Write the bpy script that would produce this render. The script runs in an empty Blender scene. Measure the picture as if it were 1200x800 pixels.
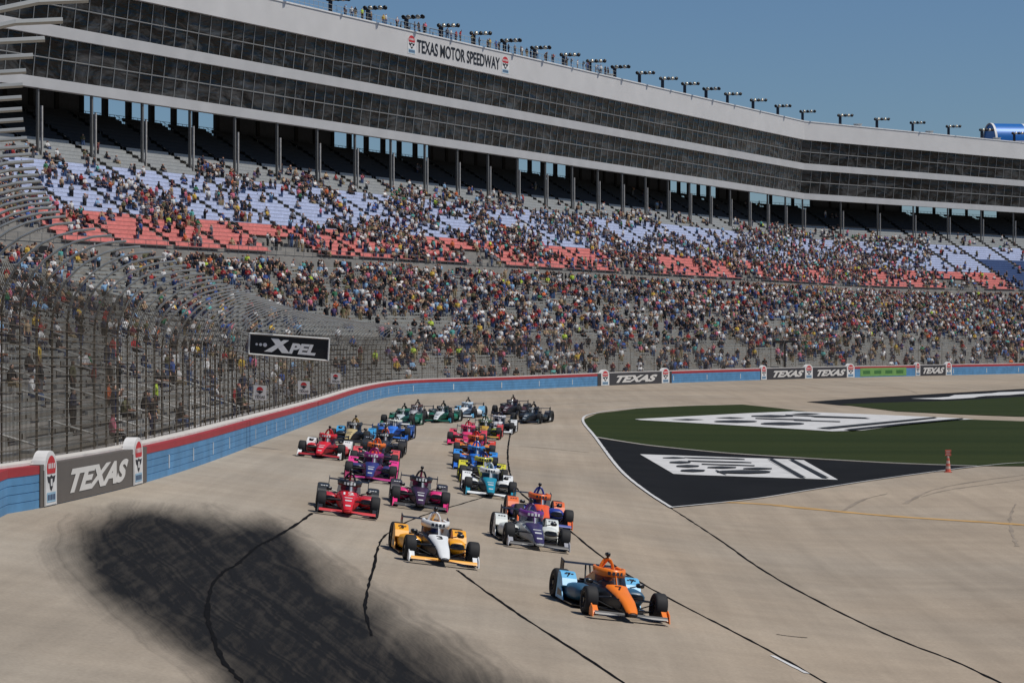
import bpy, bmesh, math, random
import numpy as np
from mathutils import Vector, Matrix, noise as mnoise
R = math.radians
random.seed(7); rng = np.random.default_rng(7)
sc = bpy.context.scene
col = sc.collection
# ------------------------------------------------------------------ camera, sky, sun, exposure
FPX = 3000.0; CZ = 6.0; HY = 392.0
cam = bpy.data.cameras.new('camera'); cam.sensor_width = 36; cam.lens = 36 * FPX / 1200
cam.shift_y = -8 / 1200; cam.clip_start = 0.5; cam.clip_end = 20000
co = bpy.data.objects.new('camera', cam); col.objects.link(co)
co.location = (0, 0, CZ); co.rotation_euler = (R(90), 0, 0); sc.camera = co
SUN_EL, SUN_AZ = 62.0, -14.0        # azimuth in degrees from +X towards +Y
sx, sy, sz = math.cos(R(SUN_EL)) * math.cos(R(SUN_AZ)), math.cos(R(SUN_EL)) * math.sin(R(SUN_AZ)), math.sin(R(SUN_EL))
w = bpy.data.worlds.new('World'); sc.world = w; w.use_nodes = True
nt = w.node_tree; sky = nt.nodes.new('ShaderNodeTexSky'); sky.sky_type = 'NISHITA'; sky.sun_disc = False
sky.sun_elevation = R(SUN_EL); sky.sun_rotation = R(90 - SUN_AZ)
sky.air_density = 1.0; sky.dust_density = 0.6; sky.ozone_density = 2.2; sky.altitude = 200
tint = nt.nodes.new('ShaderNodeVectorMath'); tint.operation = 'MULTIPLY'; tint.inputs[1].default_value = (.66, .83, 1.04)
nt.links.new(sky.outputs[0], tint.inputs[0]); nt.links.new(tint.outputs[0], nt.nodes['Background'].inputs[0]); nt.nodes['Background'].inputs[1].default_value = 0.062
sun = bpy.data.lights.new('sun', 'SUN'); sun.energy = 3.3; sun.angle = R(0.5); sun.color = (1, .955, .89)
so = bpy.data.objects.new('sun', sun); col.objects.link(so)
so.rotation_euler = Vector((sx, sy, sz)).to_track_quat('Z', 'Y').to_euler()
sc.view_settings.view_transform = 'Standard'; sc.view_settings.look = 'None'
sc.view_settings.exposure = 0.02; sc.view_settings.gamma = 1
sc.render.engine = 'CYCLES'
sc.cycles.max_bounces = 6; sc.cycles.transparent_max_bounces = 12

# ------------------------------------------------------------------ helpers
def lin(c):
    return tuple(((v / 255) / 12.92 if v / 255 <= .04045 else ((v / 255 + .055) / 1.055) ** 2.4) for v in c)
_m = {}
def mat(name, rgb, rough=.6, metal=0.0, var=.12, scale=2.0, coat=0.0, spec=.5, bump=0.0):
    """rgb is sRGB 0-255 of the surface's own colour; a little procedural variation on it"""
    if name in _m: return _m[name]
    m = bpy.data.materials.new(name); m.use_nodes = True; n = m.node_tree.nodes; l = m.node_tree.links
    b = n['Principled BSDF']; b.inputs['Roughness'].default_value = rough; b.inputs['Metallic'].default_value = metal
    b.inputs['Specular IOR Level'].default_value = spec; b.inputs['Coat Weight'].default_value = coat
    t = n.new('ShaderNodeTexCoord'); no = n.new('ShaderNodeTexNoise'); no.inputs['Scale'].default_value = scale; no.inputs['Detail'].default_value = 5
    l.new(t.outputs['Object'], no.inputs['Vector'])
    mr = n.new('ShaderNodeMapRange'); mr.inputs[1].default_value = .3; mr.inputs[2].default_value = .7
    mr.inputs[3].default_value = 1 - var; mr.inputs[4].default_value = 1 + var
    l.new(no.outputs[0], mr.inputs[0])
    vm = n.new('ShaderNodeVectorMath'); vm.operation = 'SCALE'; vm.inputs[0].default_value = lin(rgb)
    l.new(mr.outputs[0], vm.inputs['Scale']); l.new(vm.outputs[0], b.inputs['Base Color'])
    if bump:
        bp = n.new('ShaderNodeBump'); bp.inputs['Strength'].default_value = bump; l.new(no.outputs[0], bp.inputs['Height']); l.new(bp.outputs[0], b.inputs['Normal'])
    _m[name] = m; return m

class MB:
    def __init__(s): s.v = []; s.f = []; s.m = []; s.sm = []
    def add(s, vs, fs, mi=0, smooth=False):
        k = len(s.v); s.v += [tuple(v) for v in vs]
        for f in fs: s.f.append(tuple(i + k for i in f)); s.m.append(mi); s.sm.append(smooth)
    def quad(s, a, b, c, d, mi=0): s.add([a, b, c, d], [(0, 1, 2, 3)], mi)
    def hexa(s, p, mi=0):   # 8 points: bottom 0-3, top 4-7
        s.add(p, [(3, 2, 1, 0), (4, 5, 6, 7), (0, 1, 5, 4), (1, 2, 6, 5), (2, 3, 7, 6), (3, 0, 4, 7)], mi)
    def box(s, c, d, mi=0, rz=0):
        x, y, z = c; a, b, h = d[0] / 2, d[1] / 2, d[2] / 2; cs, sn = math.cos(rz), math.sin(rz)
        q = [(-a, -b), (a, -b), (a, b), (-a, b)]
        s.hexa([(x + u * cs - v * sn, y + u * sn + v * cs, z - h) for u, v in q] + [(x + u * cs - v * sn, y + u * sn + v * cs, z + h) for u, v in q], mi)
    def bar(s, a, b, r, mi=0, n=4, r2=None, smooth=False):
        a, b = Vector(a), Vector(b); d = (b - a)
        if d.length < 1e-6: return
        d.normalize(); u = d.orthogonal().normalized(); v = d.cross(u); r2 = r if r2 is None else r2
        vs = [a + (u * math.cos(t) + v * math.sin(t)) * r for t in [2 * math.pi * (i + .5) / n for i in range(n)]]
        vs += [b + (u * math.cos(t) + v * math.sin(t)) * r2 for t in [2 * math.pi * (i + .5) / n for i in range(n)]]
        fs = [(i, (i + 1) % n, n + (i + 1) % n, n + i) for i in range(n)] + [tuple(range(n))[::-1], tuple(range(n, 2 * n))]
        s.add(vs, fs, mi, smooth)
    def tube(s, pts, r, mi=0, n=6):
        for a, b in zip(pts, pts[1:]): s.bar(a, b, r, mi, n)
    def loft(s, rings, mi=0, closed=True, caps=True, smooth=True):
        n = len(rings[0]); vs = [p for r_ in rings for p in r_]; fs = []
        for i in range(len(rings) - 1):
            for j in range(n if closed else n - 1):
                fs.append((i * n + j, i * n + (j + 1) % n, (i + 1) * n + (j + 1) % n, (i + 1) * n + j))
        if caps and closed: fs += [tuple(range(n))[::-1], tuple(range((len(rings) - 1) * n, len(rings) * n))]
        s.add(vs, fs, mi, smooth)
    def mesh(s, name, mats):
        me = bpy.data.meshes.new(name); me.from_pydata(s.v, [], s.f)
        for m in (mats if isinstance(mats, (list, tuple)) else [mats]): me.materials.append(m)
        me.polygons.foreach_set('material_index', s.m); me.polygons.foreach_set('use_smooth', s.sm); me.update()
        return me
    def build(s, name, mats, parent=None):
        if not s.v: return None
        o = bpy.data.objects.new(name, s.mesh(name, mats)); col.objects.link(o)
        if parent: o.parent = parent
        return o
def fixn(o):
    bm = bmesh.new(); bm.from_mesh(o.data); bmesh.ops.recalc_face_normals(bm, faces=bm.faces); bm.to_mesh(o.data); bm.free(); return o
def tag(o, label=None, cat=None, group=None, kind=None):
    if label: o['label'] = label
    if cat: o['category'] = cat
    if group: o['group'] = group
    if kind: o['kind'] = kind
    return o
def empty(name, loc=(0, 0, 0)):
    o = bpy.data.objects.new(name, None); o.location = loc; col.objects.link(o); return o

# ------------------------------------------------------------------ ground shape: flat infield, banked turn near the camera
def sst(a, b, x):
    t = np.clip((x - a) / (b - a), 0, 1); return t * t * (3 - 2 * t)
def Hh(X, D):
    """metres below the camera"""
    w_ = 1 - sst(80, 180, D)
    t = -14.5 + np.logaddexp(0, (X + 14.5) / 1.2) * 1.2
    t = 9 - np.logaddexp(0, (9 - t) / 1.2) * 1.2
    return w_ * (6.15 + .13 * t) + (1 - w_) * (5.35)
def G(X, D): return CZ - Hh(X, D)
def ground(x, y):
    lo, hi = 5.0, 3000.0
    for _ in range(50):
        m = (lo + hi) / 2
        if float(Hh((x - 600) / FPX * m, m)) * FPX / m > y - HY: lo = m
        else: hi = m
    return (x - 600) / FPX * lo, lo
def gp(x, y, dz=0):
    X, D = ground(x, y); return (X, D, float(G(X, D)) + dz)
def poly_at(path, y): pass

# ------------------------------------------------------------------ track surface (one sheet) with rubber stain
def interp_path(pts, n=8):
    P = [Vector(p) for p in pts]; out = []
    for i in range(len(P) - 1):
        p0, p1, p2, p3 = P[max(i - 1, 0)], P[i], P[i + 1], P[min(i + 2, len(P) - 1)]
        for k in range(n):
            t = k / n
            out.append(.5 * ((2 * p1) + (p2 - p0) * t + (2 * p0 - 5 * p1 + 4 * p2 - p3) * t * t + (3 * p1 - p0 - 3 * p2 + p3) * t ** 3))
    out.append(P[-1]); return out
def sdf(px, py, poly):
    poly = np.array(poly, float); d = np.full(px.shape, 1e9); ins = np.zeros(px.shape, bool)
    for (ax, ay), (bx, by) in zip(poly, np.roll(poly, -1, 0)):
        ex, ey = bx - ax, by - ay; t = np.clip(((px - ax) * ex + (py - ay) * ey) / (ex * ex + ey * ey), 0, 1)
        d = np.minimum(d, np.hypot(px - ax - ex * t, py - ay - ey * t))
        c = ((ay > py) != (by > py)) & (px < ex * (py - ay) / (ey if ey else 1e-9) + ax); ins ^= c
    return np.where(ins, d, -d)
us = np.concatenate([np.linspace(-1.6, -.42, 24, endpoint=False), np.linspace(-.42, .42, 330), np.linspace(.43, 1.6, 24)])
ds = np.concatenate([np.geomspace(6, 36, 40, endpoint=False), np.geomspace(36, 130, 300, endpoint=False), np.geomspace(130, 420, 150, endpoint=False), np.geomspace(420, 9000, 40)])
U, Dm = np.meshgrid(us, ds); Xg = U * Dm; Zg = G(Xg, Dm)
px = 600 + FPX * U; py = HY + FPX * (CZ - Zg) / Dm
outer = [tuple(p) for p in interp_path([(42,650),(60,610),(105,592),(165,586),(230,592),(300,602),(350,612),(405,640),(470,682),(540,725),(600,760),(660,795),(760,860),(700,1000),(350,960),(230,808),(165,762),(115,727),(68,690),(42,650)], 5)][:-1]
core = [tuple(p) for p in interp_path([(84,640),(92,612),(122,597),(165,590),(225,596),(285,605),(335,619),(372,650),(405,682),(450,718),(520,760),(590,800),(670,860),(500,980),(330,880),(246,800),(200,760),(155,725),(118,692),(96,665),(84,640)], 5)][:-1]
so_ = sdf(px, py, outer); sc_ = sdf(px, py, core)
nv = np.array([mnoise.fractal(Vector((a * .012, b * .02, 0)), 1, 2, 4) for a, b in zip(px.ravel()[::1], py.ravel())]).reshape(px.shape) if True else 0
sf = 1 + np.clip((py - 640) / 70, 0, 3) + 1.6 * sst(330, 480, px)
stain = np.clip(.42 * sst(-6, 26, (so_ + 6 * nv) / sf ** .4) + .58 * sst(-13, 22, (sc_ + 15 * nv) / sf ** .62), 0, .98)
# lighter streak across the patch
streak = np.exp(-((( (py - 640) - .55 * (px - 390)) / 16.0) ** 2)) * sst(330, 420, px) * (1 - sst(600, 700, px))
stain = np.clip(stain - .16 * streak, 0, 1)
sweep = np.array([tuple(p) for p in interp_path([(60, 520), (34, 600), (30, 650), (60, 700), (110, 742), (165, 785), (230, 830), (420, 960)], 8)])[:, :2]
dsw = np.full(px.shape, 1e9)
for (ax_, ay_), (bx_, by_) in zip(sweep[:-1], sweep[1:]):
    ex, ey = bx_ - ax_, by_ - ay_; t_ = np.clip(((px - ax_) * ex + (py - ay_) * ey) / (ex * ex + ey * ey), 0, 1); dsw = np.minimum(dsw, np.hypot(px - ax_ - ex * t_, py - ay_ - ey * t_))
dsw = dsw + .10 * np.maximum(py - 640, 0)
nr, nc = px.shape
V = np.stack([Xg.ravel(), Dm.ravel(), Zg.ravel()], 1)
idx = np.arange(nr * nc).reshape(nr, nc)
F_ = np.stack([idx[:-1, :-1].ravel(), idx[:-1, 1:].ravel(), idx[1:, 1:].ravel(), idx[1:, :-1].ravel()], 1)
me = bpy.data.meshes.new('ground'); me.from_pydata(V.tolist(), [], F_.tolist())
at = me.attributes.new('stain', 'FLOAT', 'POINT'); at.data.foreach_set('value', stain.ravel().astype(np.float32))
at = me.attributes.new('across', 'FLOAT', 'POINT'); at.data.foreach_set('value', (dsw.ravel() / 100).astype(np.float32))
me.polygons.foreach_set('use_smooth', [True] * len(me.polygons))
track = bpy.data.objects.new('ground', me); col.objects.link(track)
tag(track, 'pale concrete race track with a dark rubbered patch', None, None, 'structure')
m = bpy.data.materials.new('track_concrete'); m.use_nodes = True; n = m.node_tree.nodes; l = m.node_tree.links; b = n['Principled BSDF']
b.inputs['Roughness'].default_value = .9; b.inputs['Specular IOR Level'].default_value = .12
tc = n.new('ShaderNodeTexCoord')
def noi(scale, detail=6, vec=None, rough=.55):
    q = n.new('ShaderNodeTexNoise'); q.inputs['Scale'].default_value = scale; q.inputs['Detail'].default_value = detail; q.inputs['Roughness'].default_value = rough
    l.new(vec or tc.outputs['Object'], q.inputs['Vector']); return q
def mapr(src, a, b_, c, d):
    q = n.new('ShaderNodeMapRange'); q.inputs[1].default_value = a; q.inputs[2].default_value = b_; q.inputs[3].default_value = c; q.inputs[4].default_value = d
    l.new(src, q.inputs[0]); return q
def mp(scale, rot=(0, 0, 0)):
    q = n.new('ShaderNodeMapping'); q.inputs['Scale'].default_value = scale; q.inputs['Rotation'].default_value = rot; l.new(tc.outputs['Object'], q.inputs['Vector']); return q
def mul(a, b_):
    q = n.new('ShaderNodeMath'); q.operation = 'MULTIPLY'; l.new(a, q.inputs[0])
    if isinstance(b_, float): q.inputs[1].default_value = b_
    else: l.new(b_, q.inputs[1])
    return q
big = noi(.05, 4); med = noi(.6, 6); fine = noi(14, 4)
strk = noi(1.0, 6, mp((1.2, .035, 1), (0, 0, R(-8))).outputs[0], .65)
strk2 = noi(1.0, 5, mp((.05, .9, 1), (0, 0, R(28))).outputs[0], .6)
v1 = mul(mapr(big.outputs[0], .35, .65, .90, 1.10).outputs[0], mapr(med.outputs[0], .3, .7, .93, 1.06).outputs[0])
v2 = mul(v1.outputs[0], mapr(strk.outputs[0], .32, .66, .89, 1.06).outputs[0])
v3 = mul(v2.outputs[0], mapr(fine.outputs[0], .3, .7, .90, 1.09).outputs[0])
v4 = mul(v3.outputs[0], mapr(strk2.outputs[0], .3, .6, .95, 1.02).outputs[0])
conc = n.new('ShaderNodeVectorMath'); conc.operation = 'SCALE'; 
hm = n.new('ShaderNodeMix'); hm.data_type = 'RGBA'; hm.inputs[6].default_value = (.350, .285, .212, 1); hm.inputs[7].default_value = (.352, .306, .244, 1)
hn = noi(.07, 5); sxp = n.new('ShaderNodeSeparateXYZ'); l.new(tc.outputs['Object'], sxp.inputs[0]); hx = mapr(sxp.outputs[0], -8, 4, .45, -.15); ha = n.new('ShaderNodeMath'); ha.operation = 'ADD'; ha.use_clamp = True
l.new(hx.outputs[0], ha.inputs[0]); l.new(mapr(hn.outputs[0], .35, .65, 0, .7).outputs[0], ha.inputs[1]); l.new(ha.outputs[0], hm.inputs[0]); l.new(hm.outputs[2], conc.inputs[0]); l.new(v4.outputs[0], conc.inputs['Scale'])
sa = n.new('ShaderNodeAttribute'); sa.attribute_name = 'stain'; ac = n.new('ShaderNodeAttribute'); ac.attribute_name = 'across'
wob = noi(.35, 3)
cx_ = n.new('ShaderNodeCombineXYZ')
ad = n.new('ShaderNodeMath'); ad.operation = 'ADD'; l.new(ac.outputs['Fac'], ad.inputs[0]); l.new(mul(wob.outputs[0], .22).outputs[0], ad.inputs[1]); l.new(ad.outputs[0], cx_.inputs[0])
lines = noi(11, 6, cx_.outputs[0], .72)
grain = noi(2.2, 6, mp((1.6, .14, 1), (0, 0, R(12))).outputs[0], .7)
f1 = n.new('ShaderNodeMath'); f1.operation = 'MULTIPLY_ADD'; l.new(mapr(lines.outputs[0], .3, .7, -.24, .26).outputs[0], f1.inputs[0]); l.new(mapr(sa.outputs['Fac'], 0, 1, 1.0, .34).outputs[0], f1.inputs[1]); l.new(sa.outputs['Fac'], f1.inputs[2])
f1b = n.new('ShaderNodeMath'); f1b.operation = 'MULTIPLY_ADD'; l.new(mapr(grain.outputs[0], .3, .7, -.07, .07).outputs[0], f1b.inputs[0]); f1b.inputs[1].default_value = 1; l.new(f1.outputs[0], f1b.inputs[2])
f2 = mul(f1b.outputs[0], mapr(sa.outputs['Fac'], 0.0, .12, 0, 1).outputs[0]); f2.use_clamp = True
mx = n.new('ShaderNodeMix'); mx.data_type = 'RGBA'; l.new(f2.outputs[0], mx.inputs[0]); l.new(conc.outputs[0], mx.inputs[6])
dk = n.new('ShaderNodeVectorMath'); dk.operation = 'SCALE'; dk.inputs[0].default_value = (.0082, .0081, .0080); l.new(mapr(grain.outputs[0], .3, .7, .75, 1.5).outputs[0], dk.inputs['Scale'])
l.new(dk.outputs[0], mx.inputs[7]); l.new(mx.outputs[2], b.inputs['Base Color'])
bp = n.new('ShaderNodeBump'); bp.inputs['Strength'].default_value = .12; l.new(fine.outputs[0], bp.inputs['Height']); l.new(bp.outputs[0], b.inputs['Normal'])
me.materials.append(m)

# sheets laid on the ground from outlines traced in the photograph
def sheet(name, poly, dz, material, label, ystep=1.0, xstep=10, kind='structure', smooth_n=0):
    if smooth_n: poly = [tuple(p) for p in interp_path(list(poly) + [poly[0]], smooth_n)][:-1]
    ys = [p[1] for p in poly]; y0, y1 = min(ys), max(ys); k = max(2, int((y1 - y0) / ystep)); rows = []
    for i in range(k + 1):
        y = y0 + (y1 - y0) * (1e-4 + (1 - 2e-4) * i / k); xs = []
        for (ax, ay), (bx, by) in zip(poly, poly[1:] + poly[:1]):
            if (ay > y) != (by > y): xs.append(ax + (bx - ax) * (y - ay) / (by - ay))
        xs.sort(); rows.append((y, xs[0], xs[-1]))
    nx = max(2, int(max(r_[2] - r_[1] for r_ in rows) / xstep)); mb = MB()
    vs = [gp(a + (c - a) * j / nx, y, dz) for y, a, c in rows for j in range(nx + 1)]
    fs = [(i * (nx + 1) + j, (i + 1) * (nx + 1) + j, (i + 1) * (nx + 1) + j + 1, i * (nx + 1) + j + 1) for i in range(k) for j in range(nx)]
    mb.add(vs, fs, 0, False); o = mb.build(name, material); fixn(o)
    return tag(o, label, None, None, kind)
def ribbon(name, pts, width, dz, material, label, jag=0.0, parent=None, smooth_n=8, wvar=0.0):
    W = [Vector(gp(*p)) for p in interp_path(pts, smooth_n)] if smooth_n else [Vector(gp(*p)) for p in pts]
    Q = [W[0]]
    for p in W[1:]:
        k = max(1, int((p - Q[-1]).length / .5)); a = Q[-1].copy()
        for i in range(1, k + 1): Q.append(a.lerp(p, i / k))
    L, Rr = [], []
    for i, p in enumerate(Q):
        t = (Q[min(i + 1, len(Q) - 1)] - Q[max(i - 1, 0)]); t.z = 0; t.normalize(); nn = Vector((-t.y, t.x, 0))
        j = jag * mnoise.noise(Vector((i * .45, len(pts), 0))) + jag * .6 * random.uniform(-1, 1); wv = width * (1 + wvar * random.uniform(-1, 1)) / 2
        for lst, s_ in ((L, wv), (Rr, -wv)):
            q = p + nn * (j + s_); lst.append((q.x, q.y, float(G(q.x, q.y)) + dz))
    mb = MB(); k = len(Q); mb.add(L + Rr, [(i, i + 1, k + i + 1, k + i) for i in range(k - 1)]); o = mb.build(name, material, parent); fixn(o)
    return tag(o, label, None, None, 'structure') if not parent else o
grass_m = mat('mown_grass', (48, 62, 28), .95, var=.3, scale=.5, spec=.1, bump=.3)
def grass_nodes():
    m = grass_m; n = m.node_tree.nodes; l = m.node_tree.links; b = n['Principled BSDF']
    t = n.new('ShaderNodeTexCoord'); mpp = n.new('ShaderNodeMapping'); mpp.inputs['Scale'].default_value = (.02, .35, 1); l.new(t.outputs['Object'], mpp.inputs[0])
    a = n.new('ShaderNodeTexNoise'); a.inputs['Scale'].default_value = 1; a.inputs['Detail'].default_value = 6; l.new(mpp.outputs[0], a.inputs['Vector'])
    c = n.new('ShaderNodeTexNoise'); c.inputs['Scale'].default_value = 9; c.inputs['Detail'].default_value = 5; l.new(t.outputs['Object'], c.inputs['Vector'])
    r = n.new('ShaderNodeValToRGB'); r.color_ramp.elements[0].position = .3; r.color_ramp.elements[1].position = .72
    r.color_ramp.elements[0].color = (.0145, .0255, .0065, 1); r.color_ramp.elements[1].color = (.040, .050, .0135, 1)
    q = n.new('ShaderNodeMath'); q.operation = 'MULTIPLY_ADD'; q.inputs[1].default_value = .5; l.new(a.outputs[0], q.inputs[0])
    q2 = n.new('ShaderNodeMath'); q2.operation = 'MULTIPLY'; q2.inputs[1].default_value = .5; l.new(c.outputs[0], q2.inputs[0]); l.new(q2.outputs[0], q.inputs[2])
    l.new(q.outputs[0], r.inputs[0]); l.new(r.outputs[0], b.inputs['Base Color'])
grass_nodes()
blacktop = mat('blacktop', (27, 27, 27), .9, var=.22, scale=.35, spec=.1)
paint_w = mat('white_line_paint', (205, 203, 198), .6, var=.12, scale=1.5)
paint_k = mat('black_ground_paint', (30, 31, 30), .7, var=.2)
paint_y = mat('faded_yellow_paint', (186, 146, 84), .7, var=.22, scale=.8)
tar = mat('tar_seal', (17, 16, 15), .9, var=.3, scale=3, spec=.08)
g1 = [(683, 492), (700, 484.5), (750, 478.5), (810, 475.5), (870, 474), (905, 477.5), (960, 484), (1040, 488.5), (1120, 491), (1210, 494), (1400, 499), (1400, 560), (1300, 548), (1210, 542), (1170, 544), (1143, 546), (1050, 542.5), (950, 537), (850, 530.5), (760, 521.5), (699, 512), (688, 501)]
sheet('infield_grass', g1, .02, grass_m, 'mown infield grass with a painted sponsor emblem')
a1 = [(698, 513), (760, 522.5), (850, 531.5), (950, 538), (1050, 543.5), (1145, 547), (1100, 552), (1020, 563), (950, 574), (880, 585), (787, 595), (757, 576), (727, 551), (706, 526)]
sheet('infield_blacktop', a1, .03, blacktop, 'black painted asphalt wedge with white sponsor paint')
a2 = [(945, 471), (1010, 466.5), (1200, 455.5), (1400, 447), (1400, 470), (1200, 470), (1050, 477), (985, 475)]
sheet('infield_blacktop', a2, .02, blacktop, 'far strip of black asphalt beside the back grass')
g2 = [(985, 474), (1050, 471.5), (1110, 470), (1200, 465), (1400, 458), (1400, 492), (1200, 488.5), (1120, 485.5), (1050, 482)]
sheet('infield_grass', g2, .035, grass_m, 'narrow far strip of infield grass')
ribbon('track_line', [(870, 474), (810, 475.3), (750, 478.2), (700, 484), (683, 492), (698, 513), (727, 551), (757, 576), (787, 595.5)], .16, .045, paint_w, 'white edge line curving round the infield tip', wvar=.1)
ribbon('track_line', [(787, 595), (880, 585.5), (950, 574.5), (1020, 563.5), (1100, 552.5), (1145, 547), (1210, 542.5), (1300, 548)], .10, .045, paint_w, 'thin white line along the pit exit side', wvar=.1)
ribbon('track_line', [(699, 512.5), (760, 522), (850, 531), (950, 537.5), (1050, 543), (1145, 546.5)], .12, .045, paint_w, 'thin white line between grass and blacktop')
ribbon('track_line', [(845, 588), (900, 591), (950, 596), (1050, 605), (1200, 615), (1330, 628)], .50, .012, paint_y, 'faded yellow line on the pit exit road', wvar=.3)
ribbon('track_line', [(905, 768), (946, 789)], .12, .012, paint_w, 'short white dash on the apron', wvar=.2)
for k, (a, b_) in enumerate([((497, 551), (515, 552.5)), ((430, 470.5), (470, 467)), ((520, 475.5), (560, 472)), ((600, 469), (680, 466.5)), ((730, 467.5), (790, 466)), ((830, 465.5), (900, 464)), ((940, 461), (990, 459.5)), ((1040, 458), (1085, 457)), ((1130, 456), (1180, 455))]):
    ribbon('track_line', [a, b_], .10, .012, mat('worn_white_paint', (180, 175, 166), .7, var=.25, scale=1.5), ['short white dash between the two lanes of cars', 'white lane dash below the left bend of the wall', 'white lane dash behind the small group of far cars', 'long white lane dash behind the black cars', 'white lane dash below the single far banner', 'white lane dash between the two far banners', 'white lane dash below the double banner', 'white lane dash below the green advert', 'rightmost white lane dash by the far wall'][k], smooth_n=1)
seams = [([(366, 601), (345, 616), (318, 632), (300, 641), (278, 661), (262, 670), (247, 690), (243, 722), (252, 752), (262, 775), (275, 790), (290, 806)], .085, 'tar seam running from the red car into the dark patch'),
 ([(575, 580), (545, 589), (505, 601), (478, 611), (452, 627), (443, 641), (438, 664), (431, 692), (428, 715), (436, 745)], .06, 'tar seam passing left of the yellow car'),
 ([(536, 668), (560, 686), (600, 714), (625, 731), (680, 766), (740, 806)], .075, 'tar seam below the yellow car'),
 ([(598, 508), (595, 530), (598, 556), (609, 576), (640, 601), (668, 622), (700, 648), (740, 676), (790, 704), (850, 735), (905, 764), (975, 804)], .075, 'long tar seam behind the orange and blue car'),
 ([(786, 595), (820, 617), (850, 637), (885, 662), (930, 689), (1000, 725), (1060, 752), (1120, 775), (1185, 806)], .075, 'tar seam from the blacktop corner across the apron'),
 ([(605, 505), (470, 494), (452, 512)], .0, '')]
for p, wd, lb in seams[:5]: ribbon('tar_seam', p, wd, .010, tar, lb, jag=.02 if 'dark patch' in lb or 'left of the yellow' in lb else .014, wvar=.45)
ribbon('skid_mark', [(910, 743), (928, 745.5), (946, 747)], .07, .010, tar, 'short dark skid mark on the apron', smooth_n=2)
thinm = mat('tyre_rubber_mark', (140, 127, 110), .85, var=.25, scale=.7)
for p, lb in [([(1200, 561), (1160, 567), (1110, 574), (1080, 582)], 'curved tyre mark by the right edge'), ([(1060, 590), (1090, 575), (1130, 566), (1200, 556)], 'faint curved tyre mark near the marker post'),
              ([(1190, 590), (1184, 606), (1186, 625), (1192, 640)], 'looping tyre mark at the far right of the apron'), ([(985, 600), (1010, 586), (1040, 578)], 'light tyre mark on the pit exit road'),
              ([(640, 475), (690, 471.5), (740, 469.5)], 'dark tyre streak in front of the far wall'), ([(975, 447), (1020, 451), (1060, 456), (1075, 461)], 'dark tyre streak below the far banners'), ([(610, 522), (650, 526), (690, 530)], 'faint rubber streak right of the far cars')]:
    ribbon('skid_mark', p, .14, .009, thinm, lb, wvar=.8, jag=.03)

# painted sponsor marks
sheet('painted_logo', [(750, 533), (941, 539.5), (982, 563), (790, 556.5)], .05, paint_w, 'white painted slanted sponsor block on the black asphalt', xstep=12)
def blob(parent_pts, dz, name='painted_logo', label=''):
    sheet(name, parent_pts, dz, paint_k, label, ystep=.5, xstep=8)
def ell(cx, cy, rx, ry, sk=0, n=22): return [(cx + rx * math.cos(t) + sk * math.sin(t), cy + ry * math.sin(t)) for t in [2 * math.pi * (i + .3) / n for i in range(n)]]
def bandp(x0, y0, x1, y1, h): return [(x0, y0 - h / 2), (x1, y1 - h / 2), (x1 + h * .9, y1 + h / 2), (x0 + h * .9, y0 + h / 2)]
def marks(polys, dz, label):
    mb = MB()
    for pi_, poly in enumerate(polys):
        ys = [p[1] for p in poly]; y0, y1 = min(ys), max(ys); k = max(2, int((y1 - y0) / .7)); nx = 6; rows = []
        for i in range(k + 1):
            y = y0 + (y1 - y0) * (1e-3 + (1 - 2e-3) * i / k)
            xs = sorted(ax + (bx - ax) * (y - ay) / (by - ay) for (ax, ay), (bx, by) in zip(poly, poly[1:] + poly[:1]) if (ay > y) != (by > y)); rows.append((y, xs[0], xs[-1]))
        mb.add([gp(a + (c - a) * j / nx, y, dz + .003 * pi_) for y, a, c in rows for j in range(nx + 1)], [(i * (nx + 1) + j, (i + 1) * (nx + 1) + j, (i + 1) * (nx + 1) + j + 1, i * (nx + 1) + j + 1) for i in range(k) for j in range(nx)])
    o = mb.build('painted_logo', paint_k); fixn(o); tag(o, label, None, None, 'structure')
marks([ell(790, 537.6, 14, 1.1), bandp(802, 537.5, 872, 539.2, 1.3), ell(797, 543, 13, 1.5), bandp(806, 541.5, 880, 543.2, 1.2), bandp(822, 545.2, 884, 547, 1.0),
       ell(806, 547.6, 14, 1.5), ell(846, 549.2, 18, 1.3), ell(888, 550.6, 18, 1.2), ell(812, 553, 15, 1.5), bandp(838, 553, 850, 557.2, 2.0), ell(872, 554.6, 32, 2.0),
       bandp(900, 540, 936, 560.4, 1.0) , [(900, 538.5), (904, 538.6), (945, 561.8), (939, 561.6)], [(924, 539.4), (928.5, 539.6), (972, 562.2), (965, 562)]], .07, 'black lettering strokes in the white block on the asphalt')
sheet('painted_logo', [(738, 492), (880, 484.5), (930, 482.5), (1042, 487), (1145, 491.5), (1090, 494.5), (1010, 505), (975, 506), (880, 500)], .05, paint_w, 'white painted slanted sponsor block on the grass', xstep=12)
marks([ell(806, 492.6, 20, 1.0), ell(862, 494.8, 26, 1.6), ell(856, 490.6, 18, .9), ell(917, 497.5, 26, 1.8), ell(905, 488.6, 26, 1.4), ell(945, 486, 18, .9), bandp(885, 491.4, 950, 493.2, 1.1), bandp(920, 487.4, 1015, 490.8, .9), bandp(950, 489.4, 1020, 491.4, .8), bandp(930, 493.6, 985, 495.3, .8),
       [(955, 503.2), (1060, 493.4), (1095, 490.0), (1100, 490.6), (1068, 494.3), (972, 503.8)], [(985, 505.2), (1060, 497.3), (1128, 491.4), (1132, 491.9), (1066, 498.2), (1000, 505.6)]], .07, 'black lettering strokes in the white block on the grass')
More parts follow.
